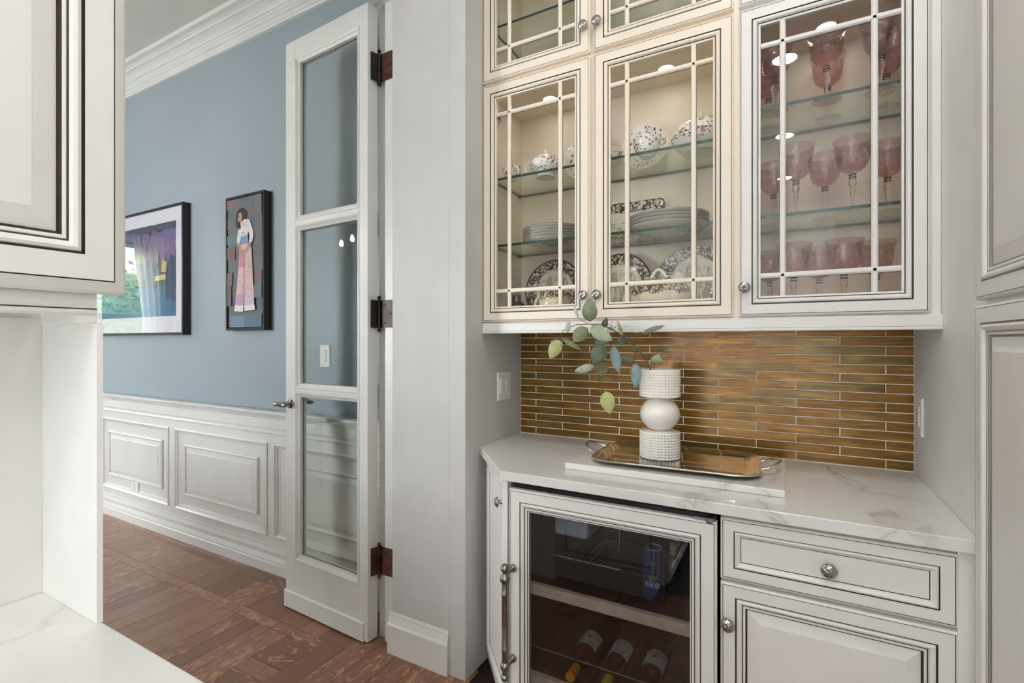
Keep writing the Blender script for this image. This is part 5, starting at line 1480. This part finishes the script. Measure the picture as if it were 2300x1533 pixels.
fv = thing('flower_vase', 'white vase of blossoms on the dining table, mirrored in the door glass', 'vase', (-3.20, 0.20, 0.7655))
B().lathe([(0.0001, 0), (0.05, 0), (0.07, 0.05), (0.075, 0.12), (0.04, 0.2), (0.045, 0.23)], n=28, cap=False).build('vase_body', M['china'], fv, smooth=50, local=True)
b = B(); b2 = B()
for i in range(26):
    p = Vector((R.gauss(0, .13), R.gauss(0, .10), 0.36 + R.gauss(0, .07)))
    for k in range(4):
        b.ball(p + Vector((R.gauss(0, .014), R.gauss(0, .014), R.gauss(0, .012))), R.uniform(.012, .02), 8, 5)
    b2.tube([(0, 0, 0.2), p], 0.002, 5)
o = b.build('blossom', M['blossom'], fv, smooth=60, local=True); o['kind'] = 'stuff'
b2.build('stem', M['stem'], fv, local=True)
b = B()
n = 140
vs = []
for zz in (2.62, 0.3):
    for i in range(n + 1):
        vs.append((-2.5 + 1.3 * i / n, -4.90 + 0.03 * sin(i * 0.9) + 0.012 * sin(i * 2.3), zz))
o = b.add(vs, [(i, i + 1, n + 2 + i, n + 1 + i) for i in range(n)]).build('curtain', M['voile'], smooth=80, fix=False)
tag(o, 'pleated white voile hanging across the kitchen window behind the camera', 'curtain')
for xx, yy in ((1.3, -1.9), (1.3, -3.4), (1.3, -4.5)):  # extra lamps added out of view to light the kitchen, clear of reflections
    t = thing('ceiling_downlight', 'added unseen downlight of the wider kitchen behind the camera, number %d' % int(-yy), 'lamp', (xx, yy, CEIL), 0, 'added kitchen downlights')
    t['label'] = {-1: 'first', -3: 'second', -4: 'third'}[int(yy)] + ' added unseen downlight in the wider kitchen, counted from the pantry'
    B().lathe([(0.098, -0.001), (0.098, -0.006), (0.080, -0.010), (0.078, -0.004)], n=40, cap=False).build('trim_ring', M['plastic'], t, smooth=40, local=True)
    B().lathe([(0.078, -0.006), (0.0001, -0.006)], n=40, cap=False).build('lens', M['glow'], t, local=True)
for yy, s in ((0.26, 1), (1.52, -1)):
    b = B()
    n = 36
    vs, fs = [], []
    for zi, zz in enumerate((2.66, 1.6, 0.25)):
        wd = (0.26 if zi != 1 else 0.20) * (1.9 if s > 0 else 1.0)
        for i in range(n + 1):
            t = i / n
            vs.append((-6.86 + 0.018 * sin(t * 40), yy + s * (t * wd - 0.04), zz))
    for zi in range(2):
        fs += [(zi * (n + 1) + i, zi * (n + 1) + i + 1, (zi + 1) * (n + 1) + i + 1, (zi + 1) * (n + 1) + i) for i in range(n)]
    o = b.add(vs, fs).build('curtain', M['voile'], smooth=80, fix=False)
    tag(o, 'white sheer curtain drawn aside at the far dining window, ' + ('nearer the pantry wall' if s > 0 else 'nearer the blue wall'), 'curtain')
g = B()
for i in range(11000):
    p = Vector((R.uniform(-10.2, -8.6), R.uniform(-1.8, 6.0), 0)); p.z = R.uniform(0, 2.7 + 0.15 * sin(p.y * 2.1) + 0.2 * sin(p.y * 4.7))
    a = Vector((R.gauss(0, 1), R.gauss(0, 1), R.gauss(0, 1))).normalized(); c_ = a.orthogonal().normalized()
    s = R.uniform(.035, .075)
    g.add([p - a * s, p + c_ * s * .5, p + a * s, p - c_ * s * .5], [(0, 1, 2, 3)])
g.box(-10.6, -9.7, -2.0, 6.2, 0, 2.5)
o = g.build('garden_hedge', LEAF['h'], fix=False)
tag(o, 'green garden hedge outside the dining window, mirrored in the print', 'hedge', kind='stuff')
struct(B().box(-14, -7.06, -6, 6, -0.12, -0.02).build('ground', LEAF['h']))
